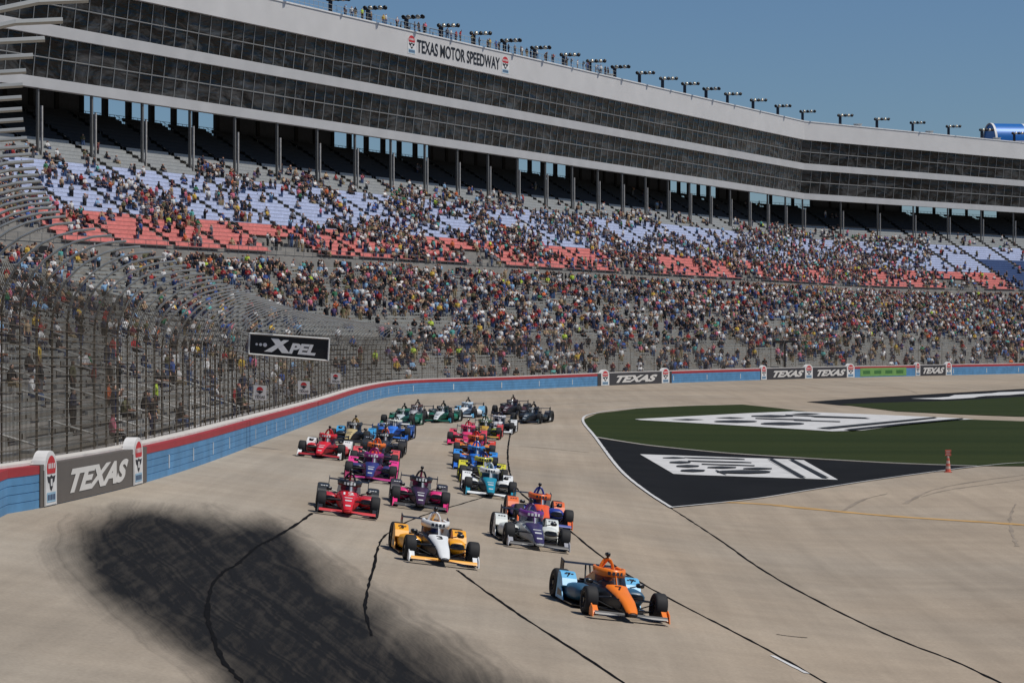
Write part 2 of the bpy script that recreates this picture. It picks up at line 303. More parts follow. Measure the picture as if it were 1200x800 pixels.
marks2 = sheet('painted_logo', [(1062, 467.4), (1110, 466.2), (1118, 463.4), (1160, 461.6), (1170, 460.2), (1200, 459), (1300, 455), (1300, 458), (1200, 461.8), (1180, 463.6), (1150, 464.6), (1140, 466.8), (1105, 468.6)], .06, paint_w, 'white painted streaks on the far blacktop')

# ------------------------------------------------------------------ outer wall, traced along its foot
wimg = [(0, 603), (25, 599.5), (60, 592), (110, 580.5), (165, 567), (220, 550), (260, 536), (300, 520.5), (336, 507), (372, 493), (402, 481), (425, 472.5), (450, 466), (480, 461.5), (540, 459), (600, 457), (700, 452), (800, 448.2), (900, 444.7), (1050, 441), (1200, 437.6)]
wpts = [(-1.2, 14), (-4.0, 20), (-6.95, 28), (-8.95, 38), (-10.6, 48), (-12.0, 57)] + [ground(*p) for p in wimg]
dx, dy = wpts[-1][0] - wpts[-4][0], wpts[-1][1] - wpts[-4][1]; L0 = math.hypot(dx, dy)
e = wpts[-1]; wpts += [(e[0] + dx / L0 * 45, e[1] + dy / L0 * 40), (e[0] + dx / L0 * 110, e[1] + dy / L0 * 90), (e[0] + dx / L0 * 220, e[1] + dy / L0 * 170)]
WP = np.array([tuple(p) for p in interp_path([Vector((a, b, 0)) for a, b in wpts], 10)])[:, :2]
for _ in range(30): WP[1:-1] = .5 * WP[1:-1] + .25 * (WP[:-2] + WP[2:])
wa = np.concatenate([[0], np.cumsum(np.hypot(*np.diff(WP, axis=0).T))])
def wxy(a): return np.array([np.interp(a, wa, WP[:, 0]), np.interp(a, wa, WP[:, 1])])
def wn(a):
    a = min(max(a, 1.0), float(wa[-1]) - 1.0)
    t = wxy(a + .8) - wxy(a - .8); t /= np.hypot(*t); return np.array([t[1], -t[0]])   # towards the track
def wpt(a, off, h):
    """point at arc length a, off metres towards the track, h metres above the foot"""
    p = wxy(a); q = p + wn(a) * off; return (q[0], q[1], float(G(p[0], p[1])) + h)
wimx = 600 + FPX * WP[:, 0] / WP[:, 1]
def w_at(x):
    i = np.where(WP[:, 1] > 60)[0][0]; return float(np.interp(x, wimx[i:], wa[i:]))
def wh(a): return float(np.interp(wxy(a)[1], [0, 65, 135, 220, 400], [1.12, 1.12, 1.12, 1.22, 1.42]))
white_wall = mat('white_painted_concrete', (205, 200, 192), .8, var=.14, scale=1.2)
blue_wall = mat('blue_wall_paint', (86, 138, 178), .6, var=.16, scale=1.1)
red_wall = mat('red_wall_paint', (164, 48, 52), .55, var=.1, scale=.7)
grey_ban = mat('banner_vinyl_grey', (98, 91, 84), .6, var=.05)
dark_ban = mat('banner_vinyl_dark', (58, 56, 58), .6, var=.05)
lett = mat('banner_lettering', (214, 210, 203), .6, var=.04)
wall = empty('barrier_wall', wpt(w_at(300), 0, 0)); tag(wall, 'blue outer retaining wall with red top band curving round the track', 'wall')
inv = Vector(wall.location)
def child(o, parent):
    if o is None: return None
    o.parent = parent; o.matrix_parent_inverse = Matrix.Translation(-Vector(parent.location)) if parent.rotation_euler.to_matrix() == Matrix.Identity(3) else parent.matrix_world.inverted()
    return o
def strip(a0, a1, prof, step=2.0):
    """prof(a) -> list of (off, h); a continuous loft along the wall"""
    k = max(1, int((a1 - a0) / step)); rings = [[wpt(a, o_, h_) for o_, h_ in prof(a)] for a in [a0 + (a1 - a0) * i / k for i in range(k + 1)]]
    mb = MB(); mb.loft(rings, 0, True, True, False); return mb
def wpiece(name, a0, a1, prof, material, parent=wall, step=2.0):
    o = strip(a0, a1, prof, step).build(name, material); fixn(o); return child(o, parent)
A1 = wa[-1]
xgap = [(w_at(289), .12), (w_at(372.5), .55)]
cuts = [0] + [v for g, d in xgap for v in (g - d / 2, g + d / 2)] + [A1]
for i in range(0, len(cuts), 2):
    wpiece('barrier_panel', cuts[i], cuts[i + 1], lambda a: [(0, 0)] + [(o_, wh(a) * h_) for hh in (.2, .4, .6) for o_, h_ in ((0, hh - .012), (-.02, hh - .006), (-.02, hh + .006), (0, hh + .012))] + [(0, wh(a) * .8), (-.5, wh(a) * .8), (-.5, 0)], blue_wall)
    wpiece('top_band', cuts[i], cuts[i + 1], lambda a: [(.012, wh(a) * .8 + .001), (.012, wh(a)), (-.28, wh(a)), (-.28, wh(a) * .8 + .001)], red_wall)
wpiece('gate_panel', xgap[1][0] - .27, xgap[1][0] + .27, lambda a: [(-.03, 0), (-.03, wh(a)), (-.28, wh(a)), (-.28, 0)], mat('pale_steel', (176, 172, 165), .5))
wpiece('concrete_wall', 0, A1, lambda a: [(-.29, wh(a) * .81), (-.29, wh(a) + .07), (-1.25, wh(a) + .07), (-1.25, -1), (-.51, -1), (-.51, wh(a) * .81)], white_wall)

def text_mesh(s, shear=0.0, offset=0.0):
    cu = bpy.data.curves.new('t', 'FONT'); cu.body = s; cu.size = 1; cu.shear = 0; cu.offset = offset; cu.resolution_u = 4; cu.fill_mode = 'BOTH'
    o = bpy.data.objects.new('t', cu); col.objects.link(o); bpy.context.view_layer.update()
    me = bpy.data.meshes.new_from_object(o.evaluated_get(bpy.context.evaluated_depsgraph_get()))
    vs = np.array([v.co[:] for v in me.vertices]); fs = [tuple(p.vertices) for p in me.polygons]
    bpy.data.objects.remove(o); bpy.data.curves.remove(cu); bpy.data.meshes.remove(me)
    vs = vs[:, :2]; lo, hi = vs.min(0), vs.max(0); vs = (vs - lo) / (hi - lo)
    vs[:, 0] += shear * vs[:, 1]; vs[:, 0] /= (1 + shear); return vs, fs
def put_text(name, s, fn, material, parent, shear=0, offset=.02):
    """fn(u, v) -> world point with u, v in 0..1"""
    vs, fs = text_mesh(s, shear, offset); mb = MB(); mb.add([fn(u, v) for u, v in vs], fs); o = mb.build(name, material)
    return child(o, parent)
em_red, em_blue, em_w, em_k = mat('emblem_red', (196, 44, 48), .5), mat('emblem_pale_blue', (150, 185, 205), .5), mat('emblem_white', (222, 220, 216), .5), mat('emblem_dark', (34, 34, 40), .5)
def emblem(fn, name, parent, oval=True):
    """round-topped speedway crest: red arch with dark bull-star figure, pale word block below; fn(u,v,lift)"""
    mb = MB()
    def poly(pts, mi, lift): mb.add([fn(u, v, lift) for u, v in pts], [tuple(range(len(pts)))], mi)
    arc = [(.5 + .5 * math.cos(t), .66 + .34 * math.sin(t)) for t in np.linspace(0, math.pi, 12)]
    poly([(0, 0), (1, 0)] + arc, 0, .0)
    arc2 = [(.5 + .40 * math.cos(t), .68 + .27 * math.sin(t)) for t in np.linspace(0, math.pi, 12)]
    poly(arc2 + [(.14, .60), (.86, .60)][::1], 1, .008)
    for k in range(4): x = .22 + .16 * k; poly([(x, .70), (x + .09, .70), (x + .09, .80), (x, .80)], 0, .014)
    st = [(.12, .56), (.36, .54), (.5, .58), (.64, .54), (.88, .56), (.78, .44), (.66, .42), (.62, .32), (.5, .26), (.38, .32), (.34, .42), (.22, .44)]
    poly(st, 2, .008); poly([(.42, .36), (.58, .36), (.58, .5), (.42, .5)], 0, .014)
    poly([(.1, .05), (.9, .05), (.9, .24), (.1, .24)], 3, .008)
    for k in range(5): x = .16 + .145 * k; poly([(x, .09), (x + .09, .09), (x + .09, .2), (x, .2)], 4, .014)
    o = mb.build(name, [em_w, em_red, em_k, em_blue, mat('emblem_navy', (50, 60, 96), .5)]); return child(o, parent)
def banner(x0, x1, words, m_b, near=False, emb=(), txt=()):
    a0, a1 = w_at(x0), w_at(x1)
    wpiece('banner_panel', a0, a1, lambda a: [(.03, .02), (.03, wh(a) + .012), (-.26, wh(a) + .012), (.016, .02)], m_b)
    for t0, t1 in txt:
        b0, b1 = w_at(t0), w_at(t1); 
        put_text('banner_lettering', words, lambda u, v: wpt(b0 + (b1 - b0) * u, .045, (.20 + .60 * v) * wh(b0)), lett, wall, shear=.12, offset=.05)
    for e0, e1 in emb:
        c0, c1 = w_at(e0), w_at(e1); H_ = wh(c0) * 1.32
        prof = lambda u: H_ * (.66 + .34 * math.sqrt(max(0, 1 - (2 * u - 1) ** 2)))
        mb = MB(); us_ = [.5 - .5 * math.cos(math.pi * i / 12) for i in range(13)]
        ring = [wpt(c0 + (c1 - c0) * u, 0, 0)[:2] + (0,) for u in us_]
        front = [wpt(c0 + (c1 - c0) * u, .05, prof(u)) for u in us_]; back = [wpt(c0 + (c1 - c0) * u, -.30, prof(u)) for u in us_]
        fb = [wpt(c0 + (c1 - c0) * u, .05, .02) for u in us_]; bb = [wpt(c0 + (c1 - c0) * u, -.30, .02) for u in us_]
        mb.loft([fb, front, back, bb], 0, False, False, False); o = mb.build('emblem_pillar', em_w); fixn(o); child(o, wall)
        em = emblem(lambda u, v, lf: wpt(c0 + (c1 - c0) * (.06 + .88 * u), .06 + lf, .04 + v * (H_ * .96 - .04)), 'emblem', wall)
banner(46, 171, 'TEXAS', grey_ban, True, [(50, 64.5), (154.5, 165.5)], [(74, 150)])
banner(700, 787, 'TEXAS', dark_ban, False, [(704, 713.5), (775, 784)], [(718, 771)])
banner(891, 1001, 'TEXAS', dark_ban, False, [(891.5, 898), (943, 952), (992, 1001)], [(903, 942.5), (954.5, 991.5)])
banner(1073, 1115.5, 'TEXAS', dark_ban, False, [(1072.5, 1078), (1108, 1115)], [(1079.5, 1107)])
a0, a1 = w_at(1008), w_at(1062)
wpiece('advert_panel', a0, a1, lambda a: [(.02, .12), (.02, wh(a) * .86), (.002, wh(a) * .86), (.002, .12)], mat('green_advert', (112, 158, 84), .6))
for k in range(4):
    c0 = a0 + (a1 - a0) * (.06 + .24 * k)
    wpiece('advert_block', c0, c0 + (a1 - a0) * .15, lambda a: [(.035, .42), (.035, wh(a) * .62), (.022, wh(a) * .62), (.022, .42)], mat('advert_dark_green', (60, 110, 56), .6))
xx = w_at(172) + 4.2
while xx < w_at(1200) + 20:
    xm = 600 + FPX * wxy(xx)[0] / wxy(xx)[1]
    if not any(a < xm < c for a, c in ((699, 789), (890, 1116), (285, 292), (368, 376))):
        wpiece('wall_marker', xx - .07, xx + .07, lambda a: [(.02, .25), (.02, wh(a) * .62), (.002, wh(a) * .62), (.002, .25)], mat('marker_white', (200, 205, 206), .6))
    xx += 5.6 if wxy(xx)[1] < 230 else 8.5

# ------------------------------------------------------------------ catch fence on top of the wall
steel = mat('galvanised_steel', (128, 124, 114), .5, .6, var=.2, scale=4)
steel_d = mat('weathered_steel', (98, 88, 74), .6, .4, var=.2, scale=4)
alu = mat('aluminium_tube', (172, 172, 166), .45, .3, var=.1)
fence = empty('catch_fence', wpt(w_at(300), -1, 1.1)); tag(fence, 'tall steel catch fence with curved overhanging posts along the outer wall', 'fence')
def ftop(D): return float(np.interp(D, [20, 47, 63, 75, 90, 115, 200, 250, 400], [3.3, 3.15, 2.95, 2.3, 1.6, 1.1, .8, .6, .4]))   # z of the tips relative to the camera
FO = -.85
def fprof(a):
    """post centre line: list of (off, world z)"""
    p = wxy(a); g = float(G(*p)); zt = ftop(p[1]) + CZ; h0 = g + wh(a); L = 2.5; rr = 2.1
    out = [(FO, h0)]; zs = zt - rr; out.append((FO, (h0 + zs) / 2)); 
    for k in range(0, 9): t = math.pi / 2 * k / 8; out.append((FO + L * (1 - math.cos(t)), zs + rr * math.sin(t)))
    return out
def fp(a, off, z): q = wxy(a) + wn(a) * off; return (q[0], q[1], z)
PA = []; a = 8.0
while a < A1 - 30: PA.append(a); a += 1.72 if wxy(a)[1] < 112 else 2.9
vis = [a for a in PA if wxy(a)[1] > 20]
for i, a in enumerate(vis[:100]):
    mb = MB(); pr = fprof(a); mb.tube([fp(a, o_, z_) for o_, z_ in pr[:4]], .030, 0, 6); mb.tube([fp(a, o_, z_) for o_, z_ in pr[3:]], .036, 1, 6)
    child(mb.build('post', [steel_d, alu]), fence)
mb = MB()
for a in vis[100:]:
    pr = fprof(a); mb.tube([fp(a, o_, z_) for o_, z_ in (pr[0], pr[2])], .024, 0, 4); mb.tube([fp(a, o_, z_) for o_, z_ in (pr[2], pr[4], pr[6], pr[8], pr[-1])], .024, 1, 4)
o = child(mb.build('far_post', [steel_d, alu]), fence); o['kind'] = 'stuff'
ncab = 30; mb = MB(); ca = np.linspace(vis[0], vis[-1], int((vis[-1] - vis[0]) / 1.72))
for j in range(ncab):
    f = (j + .5) / ncab; pts = []
    if f > .64: continue
    for a in ca:
        pr = np.array(fprof(a)); s_ = np.concatenate([[0], np.cumsum(np.hypot(*np.diff(pr, axis=0).T))]); q = f * s_[-1]
        pts.append(fp(a, float(np.interp(q, s_, pr[:, 0])) + .05, float(np.interp(q, s_, pr[:, 1]))))
    mb.tube(pts, .0135, 0, 3)
o = child(mb.build('cable', steel_d), fence); o['kind'] = 'stuff'
mb = MB(); a = vis[0]
while a < vis[-1]:
    pr = fprof(a); mb.tube([fp(a, o_ + .03, z_) for o_, z_ in (pr[0], pr[2], pr[5])], .0105, 0, 3); dd = wxy(a)[1]; a += .13 if dd < 80 else (.3 if dd < 95 else (.62 if dd < 205 else .35))
o = child(mb.build('wire_mesh', steel_d), fence); o['kind'] = 'stuff'

# ------------------------------------------------------------------ grandstand plan: facade line, stations
d1 = Vector((.4304, .9026)); d2 = Vector((.695, .719))
F0 = Vector((0, 391.0)); K = Vector((58.2, 513.0))
ST = [Vector((-74, y)) for y in range(20, 191, 10)]
p0, p3 = Vector((-74, 195)), F0 + d1 * (-152)
p1, p2 = p0 + Vector((0, 22)), p3 - d1 * 22
for k in range(0, 7):
    t = k / 7; ST.append(p0 * (1 - t) ** 3 + 3 * p1 * t * (1 - t) ** 2 + 3 * p2 * t * t * (1 - t) + p3 * t ** 3)
L1 = (K - p3).length; n1 = int(round(L1 / 10.3))
ST += [p3 + d1 * (L1 * k / n1) for k in range(n1)]; iK = len(ST)
ST += [K + d2 * 12.7 * k for k in range(0, 16)]
iF = 18 + 7 - 3
NRM = []
for i, p in enumerate(ST):
    t1 = (p - ST[max(i - 1, 0)]); t2 = (ST[min(i + 1, len(ST) - 1)] - p)
    t1 = t1.normalized() if t1.length else t2.normalized(); t2 = t2.normalized() if t2.length else t1
    na, nb = Vector((t1.y, -t1.x)), Vector((t2.y, -t2.x)); m_ = (na + nb).normalized(); NRM.append(m_ / max(.5, m_.dot(nb)))
def Fp(s, p, z=0.0):
    """s = station number (float), p metres towards the track, z relative to the camera"""
    s = max(0, min(len(ST) - 1.001, s)); i = int(s); f = s - i
    q = ST[i].lerp(ST[i + 1], f) + NRM[i].lerp(NRM[i + 1], f) * p; return (q.x, q.y, z + CZ)
fl = [0.0]
for i in range(1, len(ST)): fl.append(fl[-1] + (ST[i] - ST[i - 1]).length)
def s_at(x, p=0):
    lo, hi = 18.0, len(ST) - 1.1
    for _ in range(40):
        m_ = (lo + hi) / 2; q = Fp(m_, p)
        if 600 + FPX * q[0] / q[1] < x: lo = m_
        else: hi = m_
    return lo
def near_w(D): return float(np.interp(D, WP[:, 1], wa))
anc = [(0, near_w(22)), (2, near_w(40)), (13, near_w(142)), (22, near_w(196)), (25, near_w(222)), (s_at(345), near_w(262)), (s_at(600), near_w(318)), (iK, near_w(376)), (len(ST) - 1, near_w(376) + 200)]
def I_a(s): return float(np.interp(s, [a for a, b in anc], [b for a, b in anc]))
RI = -2.3
def Lp(s, f):
    """lower stand plan: f = 0 front row, 1 top walkway"""
    a = I_a(s); q = wxy(a) + wn(a) * RI; o = Fp(s, 21.5); zf = float(G(*wxy(a))) + .25
    fz = f * (1 + .0 * f)
    return (q[0] + (o[0] - q[0]) * f, q[1] + (o[1] - q[1]) * f, zf + (7.0 + CZ - zf) * fz)
conc_m = mat('stand_concrete', (142, 138, 131), .85, var=.14, scale=.6)
dark_c = mat('roof_concrete', (112, 108, 104), .9, var=.12, scale=.5)  # darker grey concrete of the roof slab and roof walkway
alu_b = mat('aluminium_bench', (168, 167, 160), .45, .35, var=.12, scale=1.5)
seat_g = mat('grey_seat', (150, 151, 148), .55, var=.1); seat_b = mat('pale_blue_seat', (174, 182, 206), .6, var=.12); seat_r = mat('red_seat', (206, 122, 114), .7, var=.16)
seat_n = mat('navy_seat', (58, 78, 118), .6, var=.1)
rail_m = mat('handrail_steel', (188, 186, 178), .4, .5, var=.1)
# lower stand
low = empty('lower_grandstand', Lp(s_at(600), 0)); tag(low, 'grey lower grandstand with aluminium benches behind the catch fence', 'grandstand')
KL = 27; S0, S1 = 3, len(ST) - 3
for si in range(S0, S1):
    mb = MB()
    a_, b_ = si + .07, si + .93
    for k in range(KL):
        f0, f1 = k / KL, (k + 1) / KL
        A, B = Lp(si, f0), Lp(si + 1, f0); C, Dd = Lp(si + 1, f1), Lp(si, f1)
        zA, zB = A[2], B[2]
        zc = (Dd[2], C[2])
        mb.quad(A, B, (B[0], B[1], zc[1]), (A[0], A[1], zc[0]), 0)
        mb.quad((A[0], A[1], zc[0]), (B[0], B[1], zc[1]), C, Dd, 0)
        # bench: seat board and back rail on two thin lines of legs
        fm = f0 + .45 / KL; p, q = Lp(a_, fm), Lp(b_, fm); fm2 = f0 + .75 / KL; p2_, q2_ = Lp(a_, fm2), Lp(b_, fm2)
        z1, z2 = Lp(a_, f1)[2], Lp(b_, f1)[2]
        dv = (Vector(p2_) - Vector(p)); dv.z = 0; dv = dv.normalized() * .34
        P = [Vector((p[0], p[1], z1 + .36)), Vector((q[0], q[1], z2 + .36))]
        mb.hexa([P[0], P[1], P[1] + dv, P[0] + dv, P[0] + Vector((0, 0, .09)), P[1] + Vector((0, 0, .09)), P[1] + dv + Vector((0, 0, .09)), P[0] + dv + Vector((0, 0, .09))], 1)
        dv2 = dv * 1.35; mb.hexa([P[0] + dv + Vector((0, 0, .25)), P[1] + dv + Vector((0, 0, .25)), P[1] + dv2 + Vector((0, 0, .25)), P[0] + dv2 + Vector((0, 0, .25)), P[0] + dv + Vector((0, 0, .40)), P[1] + dv + Vector((0, 0, .40)), P[1] + dv2 + Vector((0, 0, .40)), P[0] + dv2 + Vector((0, 0, .40))], 1)
        for t in (.25, .5, .75):
            c = P[0].lerp(P[1], t) + dv * .5; mb.bar((c.x, c.y, c.z - .36), c, .03, 2, 3)
    child(mb.build('bench_section', [conc_m, alu_b, steel_d]), low)
for si in range(S0, S1 + 1):
    mb = MB()
    prev = None
    for k in range(0, KL, 2):
        a, b_ = Vector(Lp(si, (k + .2) / KL)), Vector(Lp(si, (k + 1.35) / KL)); up = Vector((0, 0, .98))
        mb.bar(a + up, b_ + up, .038, 0, 4); mb.bar(a, a + up, .03, 0, 3); mb.bar(b_, b_ + up, .03, 0, 3)
        if prev is not None: mb.bar(prev, a, .02, 0, 3)
        prev = b_
    child(mb.build('handrail', rail_m), low)
mb = MB()   # front retaining wall and walkway
for si in range(S0, S1):
    A, B = Lp(si, 0), Lp(si + 1, 0); g = 3.5
    aa, ab = I_a(si), I_a(si + 1)
    k = 3
    for j in range(k):
        u0, u1 = si + j / k, si + (j + 1) / k
        A, B = Lp(u0, 0), Lp(u1, 0); w0, w1 = wpt(I_a(u0), -1.2, -.3), wpt(I_a(u1), -1.2, -.3)
        mb.quad((A[0], A[1], w0[2]), (B[0], B[1], w1[2]), B, A); mb.quad(w0, w1, (B[0], B[1], w1[2]), (A[0], A[1], w0[2]))
child(mb.build('front_wall', conc_m), low)
# mid wall + walkway between decks, with dark doorways
up = empty('upper_grandstand', Fp(s_at(600), 10, 10)); tag(up, 'upper grandstand deck with red, pale blue and grey seat rows', 'grandstand')
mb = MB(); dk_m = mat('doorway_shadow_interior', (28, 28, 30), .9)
for si in range(S0, S1):
    for (p_a, z_a, p_b, z_b) in ((21.5, 7.0, 18.35, 7.0), (18.35, 7.0, 18.35, 8.9), (18.35, 8.9, 18.1, 8.9)):
        mb.quad(Fp(si, p_a, z_a), Fp(si + 1, p_a, z_a), Fp(si + 1, p_b, z_b), Fp(si, p_b, z_b))
child(mb.build('mid_wall', conc_m), up)
for si in range(S0 + 1, S1, 3):
    mb = MB(); a, b_ = si + .40, si + .60
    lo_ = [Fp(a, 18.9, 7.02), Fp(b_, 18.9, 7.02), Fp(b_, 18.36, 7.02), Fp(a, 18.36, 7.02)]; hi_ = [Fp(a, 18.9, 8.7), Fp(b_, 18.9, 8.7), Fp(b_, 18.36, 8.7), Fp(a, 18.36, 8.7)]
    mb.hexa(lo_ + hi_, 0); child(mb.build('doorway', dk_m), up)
ZP = lambda p: 19.5 - .6 * p
rows = []; p = 18.1
while p > -10.4: rows.append(p); p -= .84
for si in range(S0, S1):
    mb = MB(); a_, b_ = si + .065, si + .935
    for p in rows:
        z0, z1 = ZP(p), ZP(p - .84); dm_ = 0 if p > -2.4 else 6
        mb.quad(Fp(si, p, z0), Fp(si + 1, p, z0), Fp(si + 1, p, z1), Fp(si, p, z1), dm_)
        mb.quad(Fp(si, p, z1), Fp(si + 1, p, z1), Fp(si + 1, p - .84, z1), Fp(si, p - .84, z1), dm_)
        mi = 3 if p > 12.3 else (2 if p > 2.9 else (1 if p > -2.4 else 5))  # rearmost rows switch to a seat colour with the shade painted in
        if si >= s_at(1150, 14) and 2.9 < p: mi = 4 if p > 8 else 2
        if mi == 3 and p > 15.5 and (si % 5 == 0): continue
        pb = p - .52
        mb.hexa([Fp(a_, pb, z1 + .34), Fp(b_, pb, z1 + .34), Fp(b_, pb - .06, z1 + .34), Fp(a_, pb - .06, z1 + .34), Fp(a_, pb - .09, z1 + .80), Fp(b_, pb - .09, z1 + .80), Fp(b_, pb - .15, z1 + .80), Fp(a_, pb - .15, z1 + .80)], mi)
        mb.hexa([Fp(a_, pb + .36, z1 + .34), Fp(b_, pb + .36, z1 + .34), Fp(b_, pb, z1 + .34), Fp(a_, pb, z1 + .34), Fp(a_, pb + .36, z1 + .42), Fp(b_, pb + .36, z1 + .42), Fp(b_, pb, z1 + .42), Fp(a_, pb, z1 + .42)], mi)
    child(mb.build('seat_section', [conc_m, seat_g, seat_b, seat_r, seat_n, mat('shade_toned_seat', (44, 44, 46), .7, spec=.2), mat('shade_toned_deck', (58, 57, 56), .9, spec=.2)]), up)  # last two colours are darkened to paint the shade under the suites
for si in range(S0, S1):
    mb = MB()
    for h in (.5, 1.05): mb.bar(Fp(si, 18.25, 8.9 + h), Fp(si + 1, 18.25, 8.9 + h), .03, 0, 3)
    for t in np.arange(0, 1, .2): mb.bar(Fp(si + t, 18.25, 8.9), Fp(si + t, 18.25, 9.95), .03, 0, 3)
    for p in np.arange(16.5, -10, -3.2): mb.bar(Fp(si, p, ZP(p) + .95), Fp(si, p - 1.6, ZP(p - 1.6) + .95), .03, 0, 3); mb.bar(Fp(si, p, ZP(p)), Fp(si, p, ZP(p) + .95), .025, 0, 3)
    mb.bar(Fp(si, 18.25, 8.93), Fp(si, -9.0, ZP(-9.0)), .02, 0, 3)
    child(mb.build('guard_rail', mat('rail_grey', (120, 120, 118), .5, .5)), up)
# ------------------------------------------------------------------ suite building over the upper deck
bld = empty('suite_building', Fp(s_at(600), 0, 27)); tag(bld, 'long white suite building with two dark glass bands above the grandstand', 'building')
fas = mat('white_fascia', (205, 203, 200), .6, var=.05, scale=.25); fas2 = mat('white_fascia_weathered', (186, 185, 183), .6, var=.06, scale=.3)
soffit = mat('dark_soffit', (34, 33, 33), .9, var=.1)
def extr(name, prof, material, sa=S0, sb=None, parent=bld):
    mb = MB(); sb = sb or len(ST) - 1
    mb.loft([[Fp(s, p, z) for p, z in prof] for s in range(sa, sb + 1)], 0, True, True, False); o = mb.build(name, material); fixn(o); return child(o, parent)
extr('lower_fascia', [(.35, 27.1), (.35, 28.3), (-.6, 28.3), (-.6, 27.1)], fas2)
extr('middle_fascia', [(.35, 33.0), (.35, 34.3), (-.3, 34.3), (-.3, 33.0)], fas2)
topf = extr('top_fascia', [(.45, 39.0), (.45, 42.6), (-.25, 42.6), (-.25, 39.0)], fas)
extr('roof', [(-.26, 41.6), (-.26, 41.9), (-14, 41.9), (-14, 41.6)], dark_c)
extr('soffit', [(-.61, 29.6), (-.61, 29.9), (-14, 29.9), (-14, 29.6)], soffit)
extr('rear_wall', [(-13.6, 29.95), (-13.6, 41.5), (-14, 41.5), (-14, 29.95)], fas2)
extr('coping', [(.55, 42.605), (.55, 42.8), (-.3, 42.8), (-.3, 42.605)], mat('coping_white', (222, 222, 220), .4))
# glazing bay by bay
gm = bpy.data.materials.new('dark_tinted_glass'); gm.use_nodes = True; n = gm.node_tree.nodes; l = gm.node_tree.links; b = n['Principled BSDF']
b.inputs['Roughness'].default_value = .05; b.inputs['IOR'].default_value = 1.5; b.inputs['Specular IOR Level'].default_value = .16
t = n.new('ShaderNodeTexCoord'); mpn = n.new('ShaderNodeMapping'); mpn.inputs['Scale'].default_value = (.12, .12, .5); l.new(t.outputs['Object'], mpn.inputs[0])
no = n.new('ShaderNodeTexNoise'); no.inputs['Scale'].default_value = 1.6; no.inputs['Detail'].default_value = 3; l.new(mpn.outputs[0], no.inputs['Vector'])
n2 = n.new('ShaderNodeTexNoise'); n2.inputs['Scale'].default_value = .55; n2.inputs['Detail'].default_value = 9; n2.inputs['Roughness'].default_value = .72; n2.inputs['Distortion'].default_value = 1.6
mp2 = n.new('ShaderNodeMapping'); mp2.inputs['Scale'].default_value = (.16, .16, .45); l.new(t.outputs['Object'], mp2.inputs[0]); l.new(mp2.outputs[0], n2.inputs['Vector'])
cr = n.new('ShaderNodeValToRGB'); cr.color_ramp.elements[0].position = .46; cr.color_ramp.elements[0].color = (.005, .005, .006, 1); cr.color_ramp.elements[1].position = .70; cr.color_ramp.elements[1].color = (.10, .10, .10, 1); l.new(n2.outputs[0], cr.inputs[0]); l.new(cr.outputs[0], b.inputs['Base Color'])  # grey mottling painted into the base colour imitates wavy reflections
bp = n.new('ShaderNodeBump'); bp.inputs['Strength'].default_value = .8; bp.inputs['Distance'].default_value = .4; l.new(no.outputs[0], bp.inputs['Height']); l.new(bp.outputs[0], b.inputs['Normal'])
mull = mat('mullion_grey', (140, 141, 140), .4, .4, var=.05)
TILT = .55
for si in range(S0 + 8, len(ST) - 2):
    for z0, z1 in ((28.3, 33.0), (34.3, 39.0)):
        mb = MB(); mb.hexa([Fp(si, -.15 - TILT, z0), Fp(si + 1, -.15 - TILT, z0), Fp(si + 1, -.4 - TILT, z0), Fp(si, -.4 - TILT, z0), Fp(si, -.15, z1), Fp(si + 1, -.15, z1), Fp(si + 1, -.4, z1), Fp(si, -.4, z1)])
        wdw = child(mb.build('window', gm), bld)
        mb = MB(); k = 4
        for j in range(k):
            s = si + j / k; mb.bar(Fp(s, -.12 - TILT, z0), Fp(s, -.12, z1), .075, 0, 4)
        zm = z0 + (z1 - z0) * .5; mb.bar(Fp(si, -.12 - TILT / 2, zm), Fp(si + 1, -.12 - TILT / 2, zm), .075, 0, 4)
        o = mb.build('window_frame', mull); o.parent = wdw
# columns under the facade
colm = mat('column_steel', (112, 110, 106), .5, .2, var=.1); colm2 = mat('column_pale', (176, 172, 166), .5, var=.2, scale=3)
for si in range(S0 + 8, len(ST) - 2):
    mb = MB(); q = Fp(si, .0, 0); mb.box((q[0], q[1], CZ + 23.2), (.28, .28, 8.0), 0, math.atan2(d1.y, d1.x))
    q2 = Fp(si + .055, .15); mb.box((q2[0], q2[1], CZ + 22.2), (.2, .2, 6.0), 1, math.atan2(d1.y, d1.x))
    child(mb.build('column', [colm, colm2]), bld)
